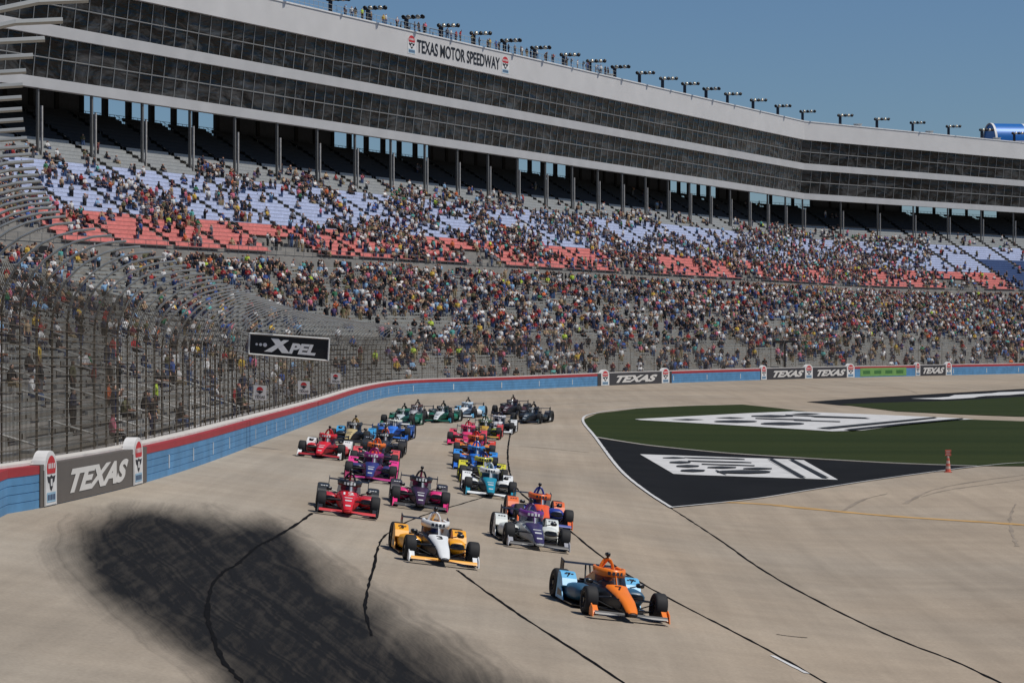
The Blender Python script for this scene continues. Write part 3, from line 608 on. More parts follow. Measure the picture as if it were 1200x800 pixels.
# rear wall of the upper deck: parapet, piers and openings
mb = MB()
mb.loft([[Fp(s, p, z) for p, z in [(-10.4, 25.6), (-12.1, 25.6), (-12.1, 26.1), (-12.5, 26.1), (-12.5, 24), (-10.4, 24)]] for s in range(S0, len(ST))], 0, True, True, False)
o = mb.build('rear_parapet', mat('shade_toned_deck', (58, 57, 56), .9)); fixn(o); child(o, up)  # same deck colour, darkened to stand in for shade
closed = [(0, 100), (262, 388), (508, 598), (665, 778), (838, 885), (958, 1048), (1176, 1300)]
for si2 in range((S0 + 8) * 2, (len(ST) - 2) * 2):
    s = si2 / 2; mb = MB(); q = Fp(s, -12.3); mb.box((q[0], q[1], CZ + 27.85), (.8, .5, 3.5), 0, math.atan2(d1.y, d1.x))
    child(mb.build('pier', soffit), up)
    q = Fp(s + .25, -12.3); X_ = 600 + FPX * q[0] / q[1]
    if any(a < X_ < c for a, c in closed):
        mb = MB(); mb.hexa([Fp(s, -12.2, 26.11), Fp(s + .5, -12.2, 26.11), Fp(s + .5, -12.4, 26.11), Fp(s, -12.4, 26.11), Fp(s, -12.2, 29.58), Fp(s + .5, -12.2, 29.58), Fp(s + .5, -12.4, 29.58), Fp(s, -12.4, 29.58)])
        child(mb.build('infill_panel', mat('infill_grey', (66, 70, 76), .8, var=.15)), up)
    else:
        mb = MB()
        for h in (26.6, 27.1): mb.bar(Fp(s, -12.3, h), Fp(s + .5, -12.3, h), .035, 0, 3)
        for t in (.1, .2, .3, .4): mb.bar(Fp(s + t, -12.3, 26.1), Fp(s + t, -12.3, 27.1), .035, 0, 3)
        child(mb.build('opening_rail', steel_d), up)
# fascia lettering and crests
s0, s1 = s_at(488.5, .45), s_at(585.5, .45)
put_text('fascia_lettering', 'TEXAS MOTOR SPEEDWAY', lambda u, v: Fp(s0 + (s1 - s0) * u, .50, 39.85 + 1.85 * v), mat('black_sign_letter', (26, 26, 30), .5, var=.02), topf, shear=0, offset=.018)
bpy.context.view_layer.update()
def child2(o, parent): o.parent = parent; o.matrix_parent_inverse = parent.matrix_world.inverted(); return o
bpy.data.objects['fascia_lettering'].matrix_parent_inverse = topf.matrix_world.inverted()
for xa, xb in ((477.5, 487), (587.5, 596.5)):
    e0, e1 = s_at(xa, .45), s_at(xb, .45)
    o = emblem(lambda u, v, lf: Fp(e0 + (e1 - e0) * u, .48 + lf * 2, 39.45 + 2.75 * v), 'crest', topf); child2(o, topf)
# ------------------------------------------------------------------ roof: light masts, railing, spotters, blue vault
dark_st = mat('dark_mast_steel', (36, 42, 56), .5, .3); lampw = mat('lamp_housing', (196, 192, 180), .35, .3); lampk = mat('lamp_visor', (30, 32, 36), .5)
LX = [322, 388, 432, 477, 518, 556, 592, 627, 661, 692, 721, 750, 777, 803, 828, 853, 883, 912, 941, 985, 1028, 1070, 1112, 1151, 1189]
proto = None
lid = ['first mast at the roof corner above the glass band', 'mast beside the blue post on the roof edge', 'mast behind the roof platform, left of the sign lettering', 'mast above the left crest of the roof sign', 'mast above the middle of the roof lettering', 'mast above the end of the roof lettering', 'mast just right of the right crest', 'first mast right of the sign, among roof spectators', 'second mast right of the sign, among roof spectators', 'third mast right of the sign, among roof spectators', 'mast at the end of the roof spectators, by the white box']
for i, x in enumerate(LX):
    s = s_at(x, -.6)
    if proto is None:
        root = empty('stadium_light', Fp(s, -.7, 42.0))
        mb = MB(); mb.box((0, 0, 1.25), (.52, .40, 2.7), 0); mb.box((0, 0, .2), (.8, .7, .16), 0); mast = mb.build('mast', dark_st, root)
        mb = MB(); mb.bar((-.5, 0, 2.55), (2.6, 0, 2.55), .09, 0, 6); mb.build('cross_arm', dark_st, root)
        for k in range(5):
            x_ = -.35 + .68 * k; mb = MB(); mb.loft([[(x_ + .30 * math.cos(t) * r_, -.28 * yy + .05, 2.68 + .30 * math.sin(t) * r_) for t in [2 * math.pi * q / 8 for q in range(8)]] for r_, yy in ((.5, -1.1), (.9, -.4), (1, .9))], 0)
            mb.loft([[(x_ + .30 * math.cos(t), -.25 - .05 * yy, 2.68 + .30 * math.sin(t)) for t in np.linspace(.1, math.pi - .1, 7)] + [(x_ + .26 * math.cos(t), -.25 - .05 * yy, 2.68 + .26 * math.sin(t)) for t in np.linspace(math.pi - .1, .1, 7)] for yy in (0, 4)], 1)
            mb.build('lamp', [lampw if k % 2 else lampk, lampk], root)
        proto = root; o = root
    else:
        o = proto.copy(); col.objects.link(o)
        for c in proto.children: c2 = c.copy(); col.objects.link(c2); c2.parent = o
        o.location = Fp(s, -.7, 42.0)
    o.rotation_euler = (0, 0, R(-6 if x < 935 else -2) + R(8) * math.sin(i * 1.7))
    sc_l = 1.02; o.scale = (sc_l,) * 3
    lb = lid[i] if i < len(lid) else ('roof light mast, ' + ['first', 'second', 'third', 'fourth', 'fifth', 'sixth', 'seventh'][i - 11] + ' one right of the white roof box' if x < 930 else ['', 'mast exactly above the facade corner', 'first mast right of the facade corner', 'second mast right of the facade corner', 'third mast right of the facade corner', 'fourth mast right of the facade corner', 'mast just left of the blue vault', 'rightmost mast in front of the blue vault'][i - 17])
    tag(o, 'floodlight ' + lb, 'floodlight', 'floodlight masts along the roof edge')
ra = empty('roof_railing', Fp(s_at(500), -.4, 42.8)); tag(ra, 'thin steel railing along the roof edge where the spotters stand', 'railing')
mb = MB(); mb2 = MB(); s = s_at(300)
while s < s_at(722):
    mb.bar(Fp(s, -.1, 42.8), Fp(s, -.1, 43.9), .03, 0, 3); s2 = s + .12
    for h in (43.3, 43.9): mb2.bar(Fp(s, -.1, h), Fp(s2, -.1, h), .028, 0, 3)
    s = s2
child(mb.build('upright', alu), ra); child(mb2.build('top_rail', alu), ra)
for i, (x, w_, h_, lb) in enumerate([(490, .55, .9, 'low dark spotters platform on the roof above the left crest'), (528, .8, .8, 'low dark spotters platform on the roof above the lettering')]):
    s = s_at(x); root = empty('roof_platform', Fp(s, -2.2, 41.9)); tag(root, lb, 'platform')
    mb = MB(); mb.hexa([Fp(s - w_ / 2, -1.2, 42.9), Fp(s + w_ / 2, -1.2, 42.9), Fp(s + w_ / 2, -3, 42.9), Fp(s - w_ / 2, -3, 42.9), Fp(s - w_ / 2, -1.2, 43.1), Fp(s + w_ / 2, -1.2, 43.1), Fp(s + w_ / 2, -3, 43.1), Fp(s - w_ / 2, -3, 43.1)]); child(mb.build('deck', dark_st), root)
    for a in (-.5, 0, .5):
        for p_ in (-1.3, -2.9):
            mb = MB(); q = Fp(s + a * w_ * .98, p_, 41.9); mb.bar(q, (q[0], q[1], q[2] + 2.2), .06, 0, 4); child(mb.build('leg', dark_st), root)
    mb = MB()
    for h in (43.6, 44.1): mb.bar(Fp(s - w_ / 2, -1.25, h), Fp(s + w_ / 2, -1.25, h), .04, 0, 4)
    child(mb.build('rail', dark_st), root)
for i, (x, lb) in enumerate([(1006, 'pale roof vent box, first right of the facade corner'), (1090, 'pale roof vent box, second right of the facade corner'), (1169, 'pale roof vent box in front of the blue vault'), (714, 'small white box at the end of the roof spectators')]):
    q = Fp(s_at(x, -.8), -1.0, 42.6); mb = MB(); mb.box((0, 0, .35), (1.5, .9, .7), 0); mb.box((0, 0, .76), (1.7, 1.1, .1), 0); root = mb.build('roof_vent', coping := mat('vent_white', (214, 212, 205), .5)); root.location = q; tag(root, lb, 'vent', 'vent boxes on the roof')
q = Fp(s_at(1166), -9, 42); q = (q[0] + 8.0, q[1] + 9.0, q[2] + 1.5)
vault = empty('barrel_vault_roof', q); tag(vault, 'blue barrel vaulted roof behind the far right end of the building', 'roof')
bl = mat('bright_blue_metal', (24, 104, 180), .4, .1, var=.06)
ax = Vector((.985, .17, 0)); nx_ = Vector((-.17, .985, 0)); Rv = 4.1; base = Vector(q)
def vsec(t0, r_, z0=0): return [tuple(base + ax * t0 + nx_ * (r_ * 1.0 * -math.cos(t)) + Vector((0, 0, r_ * math.sin(t) * 1.0 + z0))) for t in np.linspace(0, math.pi, 14)]
mb = MB(); mb.loft([vsec(0.3, Rv), vsec(11.0, Rv)], 0, False, False); mb.add(vsec(.3, Rv), [tuple(range(14))], 0); o = mb.build('blue_skin', bl); child(o, vault)
mb = MB(); mb.loft([vsec(0, Rv + .12), vsec(.5, Rv + .12), vsec(.5, Rv - .1), vsec(0, Rv - .1)], 0, False, False); child(mb.build('white_rim', em_w), vault)
mb = MB(); mb.loft([vsec(7.4, Rv + .02), vsec(14, Rv + .02)], 0, False, False); child(mb.build('white_skin', em_w), vault)
mb = MB(); mb.loft([[tuple(base + ax * t + nx_ * y_ + Vector((0, 0, z_))) for y_, z_ in ((-Rv, -6), (-Rv, .0), (Rv, .0), (Rv, -6))] for t in (.2, 14)], 0); child(mb.build('base_wall', mat('vault_wall_grey', (130, 132, 142), .7)), vault)

# ------------------------------------------------------------------ people
def sk(name, chains, sub=1, tri=False):
    """chains: list of (joints[(x,y,z)], radii, material numbers per bone); first vertex of the first chain is the root"""
    vs, es, rs, bones = [], [], [], []; key = {}
    def vid(p, r_):
        k = tuple(round(c, 4) for c in p)
        if k not in key: key[k] = len(vs); vs.append(p); rs.append(r_)
        return key[k]
    for pts, rad, ms in chains:
        ids = [vid(p, r_) for p, r_ in zip(pts, rad)]
        for i in range(len(ids) - 1): es.append((ids[i], ids[i + 1])); bones.append((Vector(pts[i]), Vector(pts[i + 1]), ms[i], max(rad[i], rad[i + 1])))
    me = bpy.data.meshes.new(name); me.from_pydata(vs, es, []); o = bpy.data.objects.new(name, me); col.objects.link(o)
    md = o.modifiers.new('s', 'SKIN'); md.use_smooth_shade = True
    for v, r_ in zip(me.skin_vertices[0].data, rs): v.radius = (r_, r_)
    me.skin_vertices[0].data[0].use_root = True
    if sub: s2 = o.modifiers.new('u', 'SUBSURF'); s2.levels = sub; s2.render_levels = sub
    bpy.context.view_layer.update(); me2 = bpy.data.meshes.new_from_object(o.evaluated_get(bpy.context.evaluated_depsgraph_get()))
    bpy.data.objects.remove(o); bpy.data.meshes.remove(me); me2.name = name
    def near(c):
        best, bi = 1e9, 0
        for a, b_, m_, r_ in bones:
            d_ = b_ - a; t = max(0, min(1, (c - a).dot(d_) / max(d_.length_squared, 1e-9))); q = (c - a - d_ * t).length - r_ * .9
            if q < best: best, bi = q, m_
        return bi
    return me2, near
# material numbers: 0 top, 1 trousers, 2 skin, 3 hair or cap, 4 shoes
def chains_for(pose, cap=0):
    # faces -Y ; origin on the floor between the feet
    hz = .92; dy = 0
    if pose in ('sit', 'lean'): hz = .50
    ch = []; ly = -.10 if pose == 'lean' else 0; pel = (0, 0, hz)
    ch_t = (0, ly * .6, hz + .30); ch_s = (0, ly, hz + .48); nk = (0, ly - .01, hz + .57); hd1 = (0, ly - .02, hz + .66); hd2 = (0, ly - .01, hz + .77)
    ch.append(([pel, ch_t, ch_s, nk, hd1, hd2], [.15, .155, .13, .06, .098, .088], [0, 0, 0, 2, 3 if False else 2]))
    for s_ in (-1, 1):
        sh = (.19 * s_, ly, hz + .46); 
        if pose == 'stand': el, wr, hn = (.26 * s_, .02, hz + .19), (.27 * s_, -.06, hz - .04), (.27 * s_, -.09, hz - .13)
        elif pose == 'cross': el, wr, hn = (.27 * s_, -.02, hz + .20), (.08 * s_, -.22, hz + .24), (-.02 * s_, -.24, hz + .26)
        elif pose == 'wave': el, wr, hn = ((.34 * s_, -.02, hz + .62), (.30 * s_, -.06, hz + .86), (.29 * s_, -.07, hz + .95)) if s_ > 0 else ((.27 * s_, .02, hz + .20), (.27 * s_, -.08, hz - .02), (.26 * s_, -.1, hz - .1))
        elif pose == 'phone': el, wr, hn = (.25 * s_, -.20, hz + .32), (.12 * s_, -.32, hz + .56), (.07 * s_, -.35, hz + .63)
        else: el, wr, hn = (.27 * s_, ly - .10, hz + .20), (.18 * s_, ly - .32, hz + .14), (.15 * s_, ly - .40, hz + .14)
        ch.append(([ch_s, sh, el, wr, hn], [.13, .075, .055, .042, .045], [0, 0, 2 if pose != 'cross' else 0, 2]))
        hp = (.10 * s_, 0, hz - .04)
        if pose in ('sit', 'lean'): kn, an, ft = (.13 * s_, -.42, hz + .0), (.13 * s_, -.42, .09), (.13 * s_, -.56, .04)
        else: kn, an, ft = (.12 * s_, -.02, .50), (.13 * s_, .02, .09), (.14 * s_, -.14, .04)
        ch.append(([pel, hp, kn, an, ft], [.15, .11, .075, .05, .045], [1, 1, 1, 4]))
    return ch, Vector(hd2), Vector(hd1)
POSES = ['stand', 'cross', 'wave', 'phone', 'sit', 'lean']
pm = {}
SK0 = mat('skin_tone', (190, 140, 112), .6)
for po in POSES:
    ch, h2, h1 = chains_for(po); me_, nr_ = sk('person_' + po, ch, 1)
    for k in range(5): me_.materials.append(SK0)
    for p in me_.polygons:
        c = p.center; mi = nr_(c)
        if c.z > h1.z + .05 and mi == 2 and (c - h2).length < .2 and (c.y > h1.y - .02 or c.z > h2.z + .03): mi = 3
        p.material_index = mi; p.use_smooth = True
    pm[po] = me_
# low version for the mass
pl = {}
for po in POSES:
    ch, h2, h1 = chains_for(po); me_, nr_ = sk('low_' + po, ch, 0)
    vs = np.array([v.co[:] for v in me_.vertices]); fs = [tuple(p.vertices) for p in me_.polygons]; tr = []
    for f in fs:
        for k in range(1, len(f) - 1): tr.append((f[0], f[k], f[k + 1]))
    mi = np.array([3 if (v[2] > h1.z + .06 and (v[1] > h1.y - .02 or v[2] > h2.z + .02)) else nr_(Vector(v) + (Vector((0, 0, 0)))) for v in vs])
    pl[po] = (vs, np.array(tr), mi); bpy.data.meshes.remove(me_)
TOPS = [('black', (24, 24, 27), 32), ('white', (218, 216, 212), 22), ('grey', (116, 116, 120), 16), ('navy', (36, 42, 66), 13), ('red', (158, 44, 46), 6), ('dark red', (92, 36, 42), 4), ('royal blue', (58, 86, 150), 4), ('teal', (84, 160, 154), 2.5), ('orange', (206, 104, 58), 1.5),
        ('yellow', (206, 172, 70), 2), ('pink', (206, 112, 132), 2.5), ('green', (52, 112, 78), 1.8), ('olive', (92, 90, 60), 4), ('tan', (176, 150, 118), 5), ('light blue', (140, 178, 210), 5), ('purple', (84, 64, 108), 1.5), ('brown', (78, 60, 48), 2), ('lime', (182, 206, 70), .6)]
BOTS = [('navy', (38, 46, 74), 8), ('black', (28, 28, 30), 8), ('blue denim', (70, 92, 130), 9), ('khaki', (160, 142, 108), 5), ('grey', (104, 104, 108), 5)]
HATS = [('dark hair', (34, 26, 22), 9), ('brown hair', (80, 56, 38), 6), ('white cap', (222, 220, 214), 5), ('black cap', (26, 26, 30), 5), ('red cap', (176, 36, 38), 3), ('fair hair', (176, 140, 92), 3), ('grey hair', (140, 136, 132), 2), ('orange cap', (204, 110, 60), .5)]
SKN = [(196, 152, 128), (176, 132, 108), (148, 104, 82), (104, 72, 56)]
def wchoice(L): return random.choices(L, [q[2] for q in L])[0]
shoe = mat('dark_shoes', (50, 48, 50), .6)
def person_obj(po, top, bot, hat, skn, loc, yaw, sc_=1.0):
    o = bpy.data.objects.new('person', pm[po]); col.objects.link(o)
    ms = [mat('cloth_' + top[0].replace(' ', '_'), top[1], .85), mat('trousers_' + bot[0].replace(' ', '_'), bot[1], .85), mat('skin_%d' % SKN.index(skn), skn, .6), mat('head_' + hat[0].replace(' ', '_'), hat[1], .8), shoe]
    for i, m_ in enumerate(ms): o.material_slots[i].link = 'OBJECT'; o.material_slots[i].material = m_
    o.location = loc; o.rotation_euler = (0, 0, yaw); o.scale = (sc_,) * 3; return o
# positions on the stands
cand = []
def dens(s, f, up_):
    v = mnoise.fractal(Vector((s * .55 + (50 if up_ else 0), f * 5.5, 3.1)), 1, 2, 3); v2 = mnoise.noise(Vector((s * 2.3, f * 16, 9)))
    return v + .45 * v2
def imx(p): return 600 + FPX * p[0] / p[1], HY - FPX * (p[2] - CZ) / p[1]
for si in range(S0, S1):
    for k in range(KL):
        f = (k + .45) / KL; A, B = Vector(Lp(si + .07, f)), Vector(Lp(si + .93, f)); n_ = int((B - A).length / .56)
        for j in range(n_):
            s = si + .07 + .86 * (j + .5 + random.uniform(-.15, .15)) / n_; P = Lp(s, f); ix, iy = imx(P)
            if ix < -25 or ix > 1225 or iy < -10: continue
            d_ = dens(s, f, False)
            pr = .21 + .36 * max(-.3, d_)
            if ix < 460 and iy > 330: pr *= .62 if iy < 380 else .34
            if 230 < ix < 520 and 300 < iy < 385: pr += .14
            if ix > 640: pr *= .98 + .3 * (f > .7) - .30 * (f < .35)
            pr *= (.6 if f < .12 else 1)
            depth = math.hypot(*(np.array(Lp(s, 1)[:2]) - np.array(Lp(s, 0)[:2]))); pr *= min(2.0, .62 * depth / 42 + .3)
            if random.random() < pr * 1.35:
                Z = Lp(s, (k + 1) / KL)[2]; cand.append((P[0], P[1], Z, s, k, 0, ix, iy, P[1]))
for si in range(S0 + 8, S1):
    for ri, p in enumerate(rows):
        if p < -1 and random.random() < .93: continue
        n_ = 15
        for j in range(n_):
            s = si + .07 + .86 * (j + .5 + random.uniform(-.15, .15)) / n_; P = Fp(s, p - .30, ZP(p - .84)); ix, iy = imx(P)
            if ix < -25 or ix > 1225: continue
            pr = .16 + .42 * max(-.3, dens(s, p / 40, True)); 
            if 860 < ix < 1090: pr += .10
            elif ix > 1100: pr *= .5
            if p > 12.3: pr *= 1.1
            if ix < 420: pr *= 1.0
            if p < 1: pr *= .45
            if random.random() < pr * 1.45: cand.append((P[0], P[1], P[2], s, ri, 1, ix, iy, P[1]))
for si in range(S0 + 8, S1):
    for j in range(16):
        if random.random() < .5 + .5 * mnoise.noise(Vector((si * .8, j * .3, 7))):
            s = si + random.random(); p = random.uniform(18.9, 21.2); P = Fp(s, p, 7.02); ix, iy = imx(P)
            if -25 < ix < 1225: cand.append((P[0], P[1], P[2], s, 30, 1, ix, iy, P[1]))
cand.sort(key=lambda c: c[8])
NIND = 236
ORD = 'first second third fourth fifth sixth seventh eighth ninth tenth eleventh twelfth thirteenth fourteenth fifteenth sixteenth seventeenth eighteenth nineteenth twentieth'.split() + ['twenty-first', 'twenty-second', 'twenty-third', 'twenty-fourth', 'twenty-fifth', 'twenty-sixth', 'top']
POSL = {'stand': 'standing', 'cross': 'standing with folded arms', 'wave': 'standing with an arm raised', 'phone': 'standing, hands at face', 'sit': 'seated', 'lean': 'sitting and leaning forward'}
vis_c = [c for c in cand if -3 < c[6] < 1203 and c[7] < 600]
indiv = vis_c[:NIND]; ind_set = set(id(c) for c in indiv); used = set()
def face_yaw(s, up_):
    a = Vector(Lp(s, 0)); b_ = Vector(Lp(s, 1)); d_ = a - b_; return math.atan2(d_.x, -d_.y) if not up_ else math.atan2(NRM[int(s)].x, -NRM[int(s)].y)
for c in indiv:
    for _ in range(200):
        po = random.choices(POSES, [3, 2, 1, 2, 5, 2])[0]; top, bot, hat = wchoice(TOPS), wchoice(BOTS), wchoice(HATS)
        row = 'in bench row %d from the fence' % (c[4] + 1)
        lb = f"{POSL[po]} spectator in {top[0]} top, {bot[0].replace('blue denim', 'denim')} trousers and {hat[0]}, bench row {c[4] + 1}"
        if lb not in used and len(lb.split()) <= 16: break
    used.add(lb); o = person_obj(po, top, bot, hat, random.choice(SKN), (c[0], c[1], c[2] + (-.02 if po in ('sit', 'lean') else 0)), face_yaw(c[3], 0) + random.uniform(-.3, .3), random.uniform(.94, 1.06))
    tag(o, lb, 'person', 'spectators in the lower stand')
VS, FS, CS = [], [], []; base_i = 0
for c in cand:
    if id(c) in ind_set: continue
    po = random.choices(POSES, [4, 2, 1, 2, 5, 2])[0]; vs, tr, mi = pl[po]; yaw = face_yaw(c[3], c[5]) + random.uniform(-.4, .4); k = random.uniform(.92, 1.08)
    cs, sn = math.cos(yaw), math.sin(yaw); q = vs * k; q = np.stack([q[:, 0] * cs - q[:, 1] * sn + c[0], q[:, 0] * sn + q[:, 1] * cs + c[1], q[:, 2] + c[2]], 1)
    pal = np.array([lin(wchoice(TOPS)[1]), lin(wchoice(BOTS)[1]), lin(random.choice(SKN)), lin(wchoice(HATS)[1]), lin((50, 48, 50))])
    VS.append(q); FS.append(tr + base_i); CS.append(pal[mi]); base_i += len(vs)
VS = np.concatenate(VS); FS = np.concatenate(FS); CS = np.concatenate(CS)
print('crowd', len(cand), 'verts', len(VS))
me = bpy.data.meshes.new('crowd'); me.vertices.add(len(VS)); me.vertices.foreach_set('co', VS.ravel()); me.loops.add(len(FS) * 3); me.loops.foreach_set('vertex_index', FS.ravel().astype(np.int32))
me.polygons.add(len(FS)); me.polygons.foreach_set('loop_start', np.arange(0, len(FS) * 3, 3, dtype=np.int32)); me.update(calc_edges=True)
at = me.attributes.new('cloth', 'FLOAT_COLOR', 'POINT'); at.data.foreach_set('color', np.concatenate([CS, np.ones((len(CS), 1))], 1).ravel().astype(np.float32))
cm = bpy.data.materials.new('crowd_clothes'); cm.use_nodes = True; n = cm.node_tree.nodes; a_ = n.new('ShaderNodeAttribute'); a_.attribute_name = 'cloth'; cm.node_tree.links.new(a_.outputs['Color'], n['Principled BSDF'].inputs['Base Color']); n['Principled BSDF'].inputs['Roughness'].default_value = .85
me.materials.append(cm); crowd = bpy.data.objects.new('crowd', me); col.objects.link(crowd); tag(crowd, 'mass of spectators filling the upper and farther stands', None, None, 'stuff')
# people on the roof
RX = [405, 416, 424, 452, 465, 497, 503, 535, 541, 553, 574, 581, 603, 610, 617, 629, 640, 648, 664, 669, 683, 688, 698, 704, 709]
plc = ['leftmost', 'second', 'third', 'fourth', 'fifth', 'sixth', 'seventh', 'eighth', 'ninth', 'tenth', 'eleventh', 'twelfth', 'thirteenth', 'fourteenth', 'fifteenth', 'sixteenth', 'seventeenth', 'eighteenth', 'nineteenth', 'twentieth', 'twenty-first', 'twenty-second', 'twenty-third', 'twenty-fourth', 'rightmost']
for i in range(26):
    x = 400 + i * 12.4 + random.uniform(-4, 4); s = s_at(x, -1.6); top, bot, hat = wchoice(TOPS), wchoice(BOTS), wchoice(HATS); side = 'above the roof lettering' if 488 < x < 586 else ('left of the roof lettering' if x < 488 else 'right of the roof lettering')
    for _ in range(60):
        lb = f"roof spectator in back row {side}, {top[0]} top, {bot[0].replace('blue denim', 'denim')} trousers"
        if lb not in used: break
        top, bot = wchoice(TOPS), wchoice(BOTS)
    used.add(lb); o = person_obj(random.choice(['stand', 'phone', 'cross', 'wave']), top, bot, hat, random.choice(SKN), Fp(s, -1.45, 42.86 if not 485 < x < 545 else 43.1), face_yaw(s, 1) + random.uniform(-1, 1), 1.05)
    tag(o, lb, 'person', 'people on the roof edge')
for i, x in enumerate(RX):
    s = s_at(x, -.8); po = random.choice(['stand', 'cross', 'phone', 'stand']); top, bot, hat = wchoice(TOPS), wchoice(BOTS), wchoice(HATS)
    o = person_obj(po, top, bot, hat, random.choice(SKN), Fp(s, -.8, 42.8 if 485 > x or x > 545 else 43.1), face_yaw(s, 1) + random.uniform(-.6, .6), 1.0)
    if not (485 > x or x > 545): o.location = Fp(s, -1.7, 43.1)
    else: o.location = Fp(s, -.75, 42.86)
    tag(o, f"{plc[i]} person standing at the roof railing, in {top[0]} top and {hat[0]}", 'person', 'people on the roof edge')
mb = MB(); mb.loft([[Fp(s_at(395 + 6.6 * k), p, z) for p, z in ((-.35, 42.1), (-.35, 42.85), (-1.6, 42.85), (-1.6, 42.1))] for k in range(50)], 0, True, True, False); o = mb.build('roof_walkway', dark_c); fixn(o); child(o, bld)

# ------------------------------------------------------------------ billboard, small signs, marker, camera platform
sg = empty('billboard', (-10, 110, CZ)); blk = mat('billboard_black', (14, 14, 16), .5, var=.02); frm = mat('billboard_frame_white', (205, 205, 200), .5)
SD = 110.0; k_ = SD / FPX
cnr = [Vector(((x - 600) * k_, SD, CZ + (HY - y) * k_)) for x, y in ((291.5, 414.5), (384.5, 422.5), (386, 397), (292.5, 390.5))]
tag(sg, 'black billboard in a white frame hung from the catch fence over the track', 'billboard')
def bq(u, v, off=0): q = cnr[0].lerp(cnr[1], u).lerp(cnr[3].lerp(cnr[2], u), v); return (q.x, q.y - off, q.z)
mb = MB(); mb.hexa([bq(0, 0, -.12), bq(1, 0, -.12), bq(1, 0, 0), bq(0, 0, 0)][::1] + [bq(0, 1, -.12), bq(1, 1, -.12), bq(1, 1, 0), bq(0, 1, 0)]); panel = mb.build('panel', blk); fixn(panel); child(panel, sg)
mb = MB()
for a, c in (((0, 0), (1, 0)), ((1, 0), (1, 1)), ((1, 1), (0, 1)), ((0, 1), (0, 0))): mb.bar(bq(*a, off=.02), bq(*c, off=.02), .038, 0, 4)
child(mb.build('frame', frm), sg)
lw = mat('billboard_letter', (232, 232, 228), .5, var=.02)
put_text('lettering', 'PEL', lambda u, v: bq(.50 + .375 * u, .18 + .50 * v, .03), lw, sg, shear=.14, offset=.05)
mb = MB()   # large slashed X and the three dots
def sheared(pts): return [bq(x + .05 * (y - .18), y, .034) for x, y in pts]
mb.add(sheared([(.235, .84), (.335, .84), (.515, .18), (.415, .18)]), [(0, 1, 2, 3)]); mb.add([(q_[0], q_[1] - .006, q_[2]) for q_ in sheared([(.40, .80), (.47, .80), (.29, .18), (.19, .18)])], [(0, 1, 2, 3)])
for cx, r_ in ((.095, .016), (.145, .020), (.20, .026)): mb.add([bq(cx + r_ * math.cos(t), .50 + r_ * 3.7 * math.sin(t), .034) for t in np.linspace(0, 2 * math.pi, 12, endpoint=False)], [tuple(range(12))])
for v in mb.v: pass
o = mb.build('emblem', lw); child(o, sg)
mb = MB(); L_ = Vector((-.55, 1.6, .08))
for v in (.02, .98): a = Vector(bq(0, v, -.06)); mb.bar(a, a + Vector((-.45, .6, .10)), .028, 0, 5); mb.bar(a + Vector((-.45, .6, .10)), a + Vector((-1.2, 3.4, .12)), .028, 0, 5)
a, c = Vector(bq(0, .02, -.06)), Vector(bq(0, .98, -.06)); mb.bar(a + Vector((-.42, .6, .1)), c + Vector((-.42, .6, .1)), .025, 0, 5); mb.bar(a + Vector((-1.2, 3.4, .12)), c + Vector((-1.2, 3.4, .12)), .025, 0, 5)
child(mb.build('bracket', alu), sg)
wsign = mat('sign_white', (222, 220, 214), .5, var=.02)
for i, (x0, x1, y0, y1, lb) in enumerate([(297, 312, 451, 468, 'small white square track sign on the fence, nearest of three'), (349, 363, 446, 461, 'small white square track sign on the fence, middle of three'), (387.5, 399, 437, 449, 'small white square track sign on the fence, farthest of three')]):
    a = w_at((x0 + x1) / 2 + 6); q = wxy(a); Dz = q[1]; k_ = Dz / FPX
    A, B = Vector(((x0 - 600) * k_, Dz, CZ + (HY - y1) * k_)), Vector(((x1 - 600) * k_, Dz, CZ + (HY - y0) * k_))
    root = empty('track_sign', A); tag(root, lb, 'sign', 'white track signs on the catch fence')
    f_ = lambda u, v, lf=0: (A.x + (B.x - A.x) * u, A.y - lf, A.z + (B.z - A.z) * v + (-.03 * u))
    mb = MB(); mb.hexa([f_(0, 0, -.03), f_(1, 0, -.03), f_(1, 0), f_(0, 0), f_(0, 1, -.03), f_(1, 1, -.03), f_(1, 1), f_(0, 1)]); o = mb.build('board', wsign); fixn(o); child(o, root)
    put_text('lettering', 'TEXAS', lambda u, v: f_(.10 + .8 * u, .10 + .2 * v, .012), em_k, root, offset=.03)
    mb = MB()
    def pol(pts, mi): mb.add([f_(u, v, .012 + .003 * mi) for u, v in pts], [tuple(range(len(pts)))], mi)
    pol([(.5 + .26 * math.cos(t), .66 + .24 * math.sin(t)) for t in np.linspace(0, math.pi, 10)], 0)
    pol([(.24, .62), (.38, .60), (.5, .64), (.62, .60), (.76, .62), (.68, .5), (.6, .48), (.5, .38), (.4, .48), (.32, .5)], 1)
    child(mb.build('emblem', [em_red, em_k]), root)
    mb = MB(); mb.bar(f_(.5, .5, -.05), (q[0] + FO * wn(a)[0], q[1] + FO * wn(a)[1], f_(.5, .5)[2]), .02, 0, 4); child(mb.build('bracket', steel_d), root)
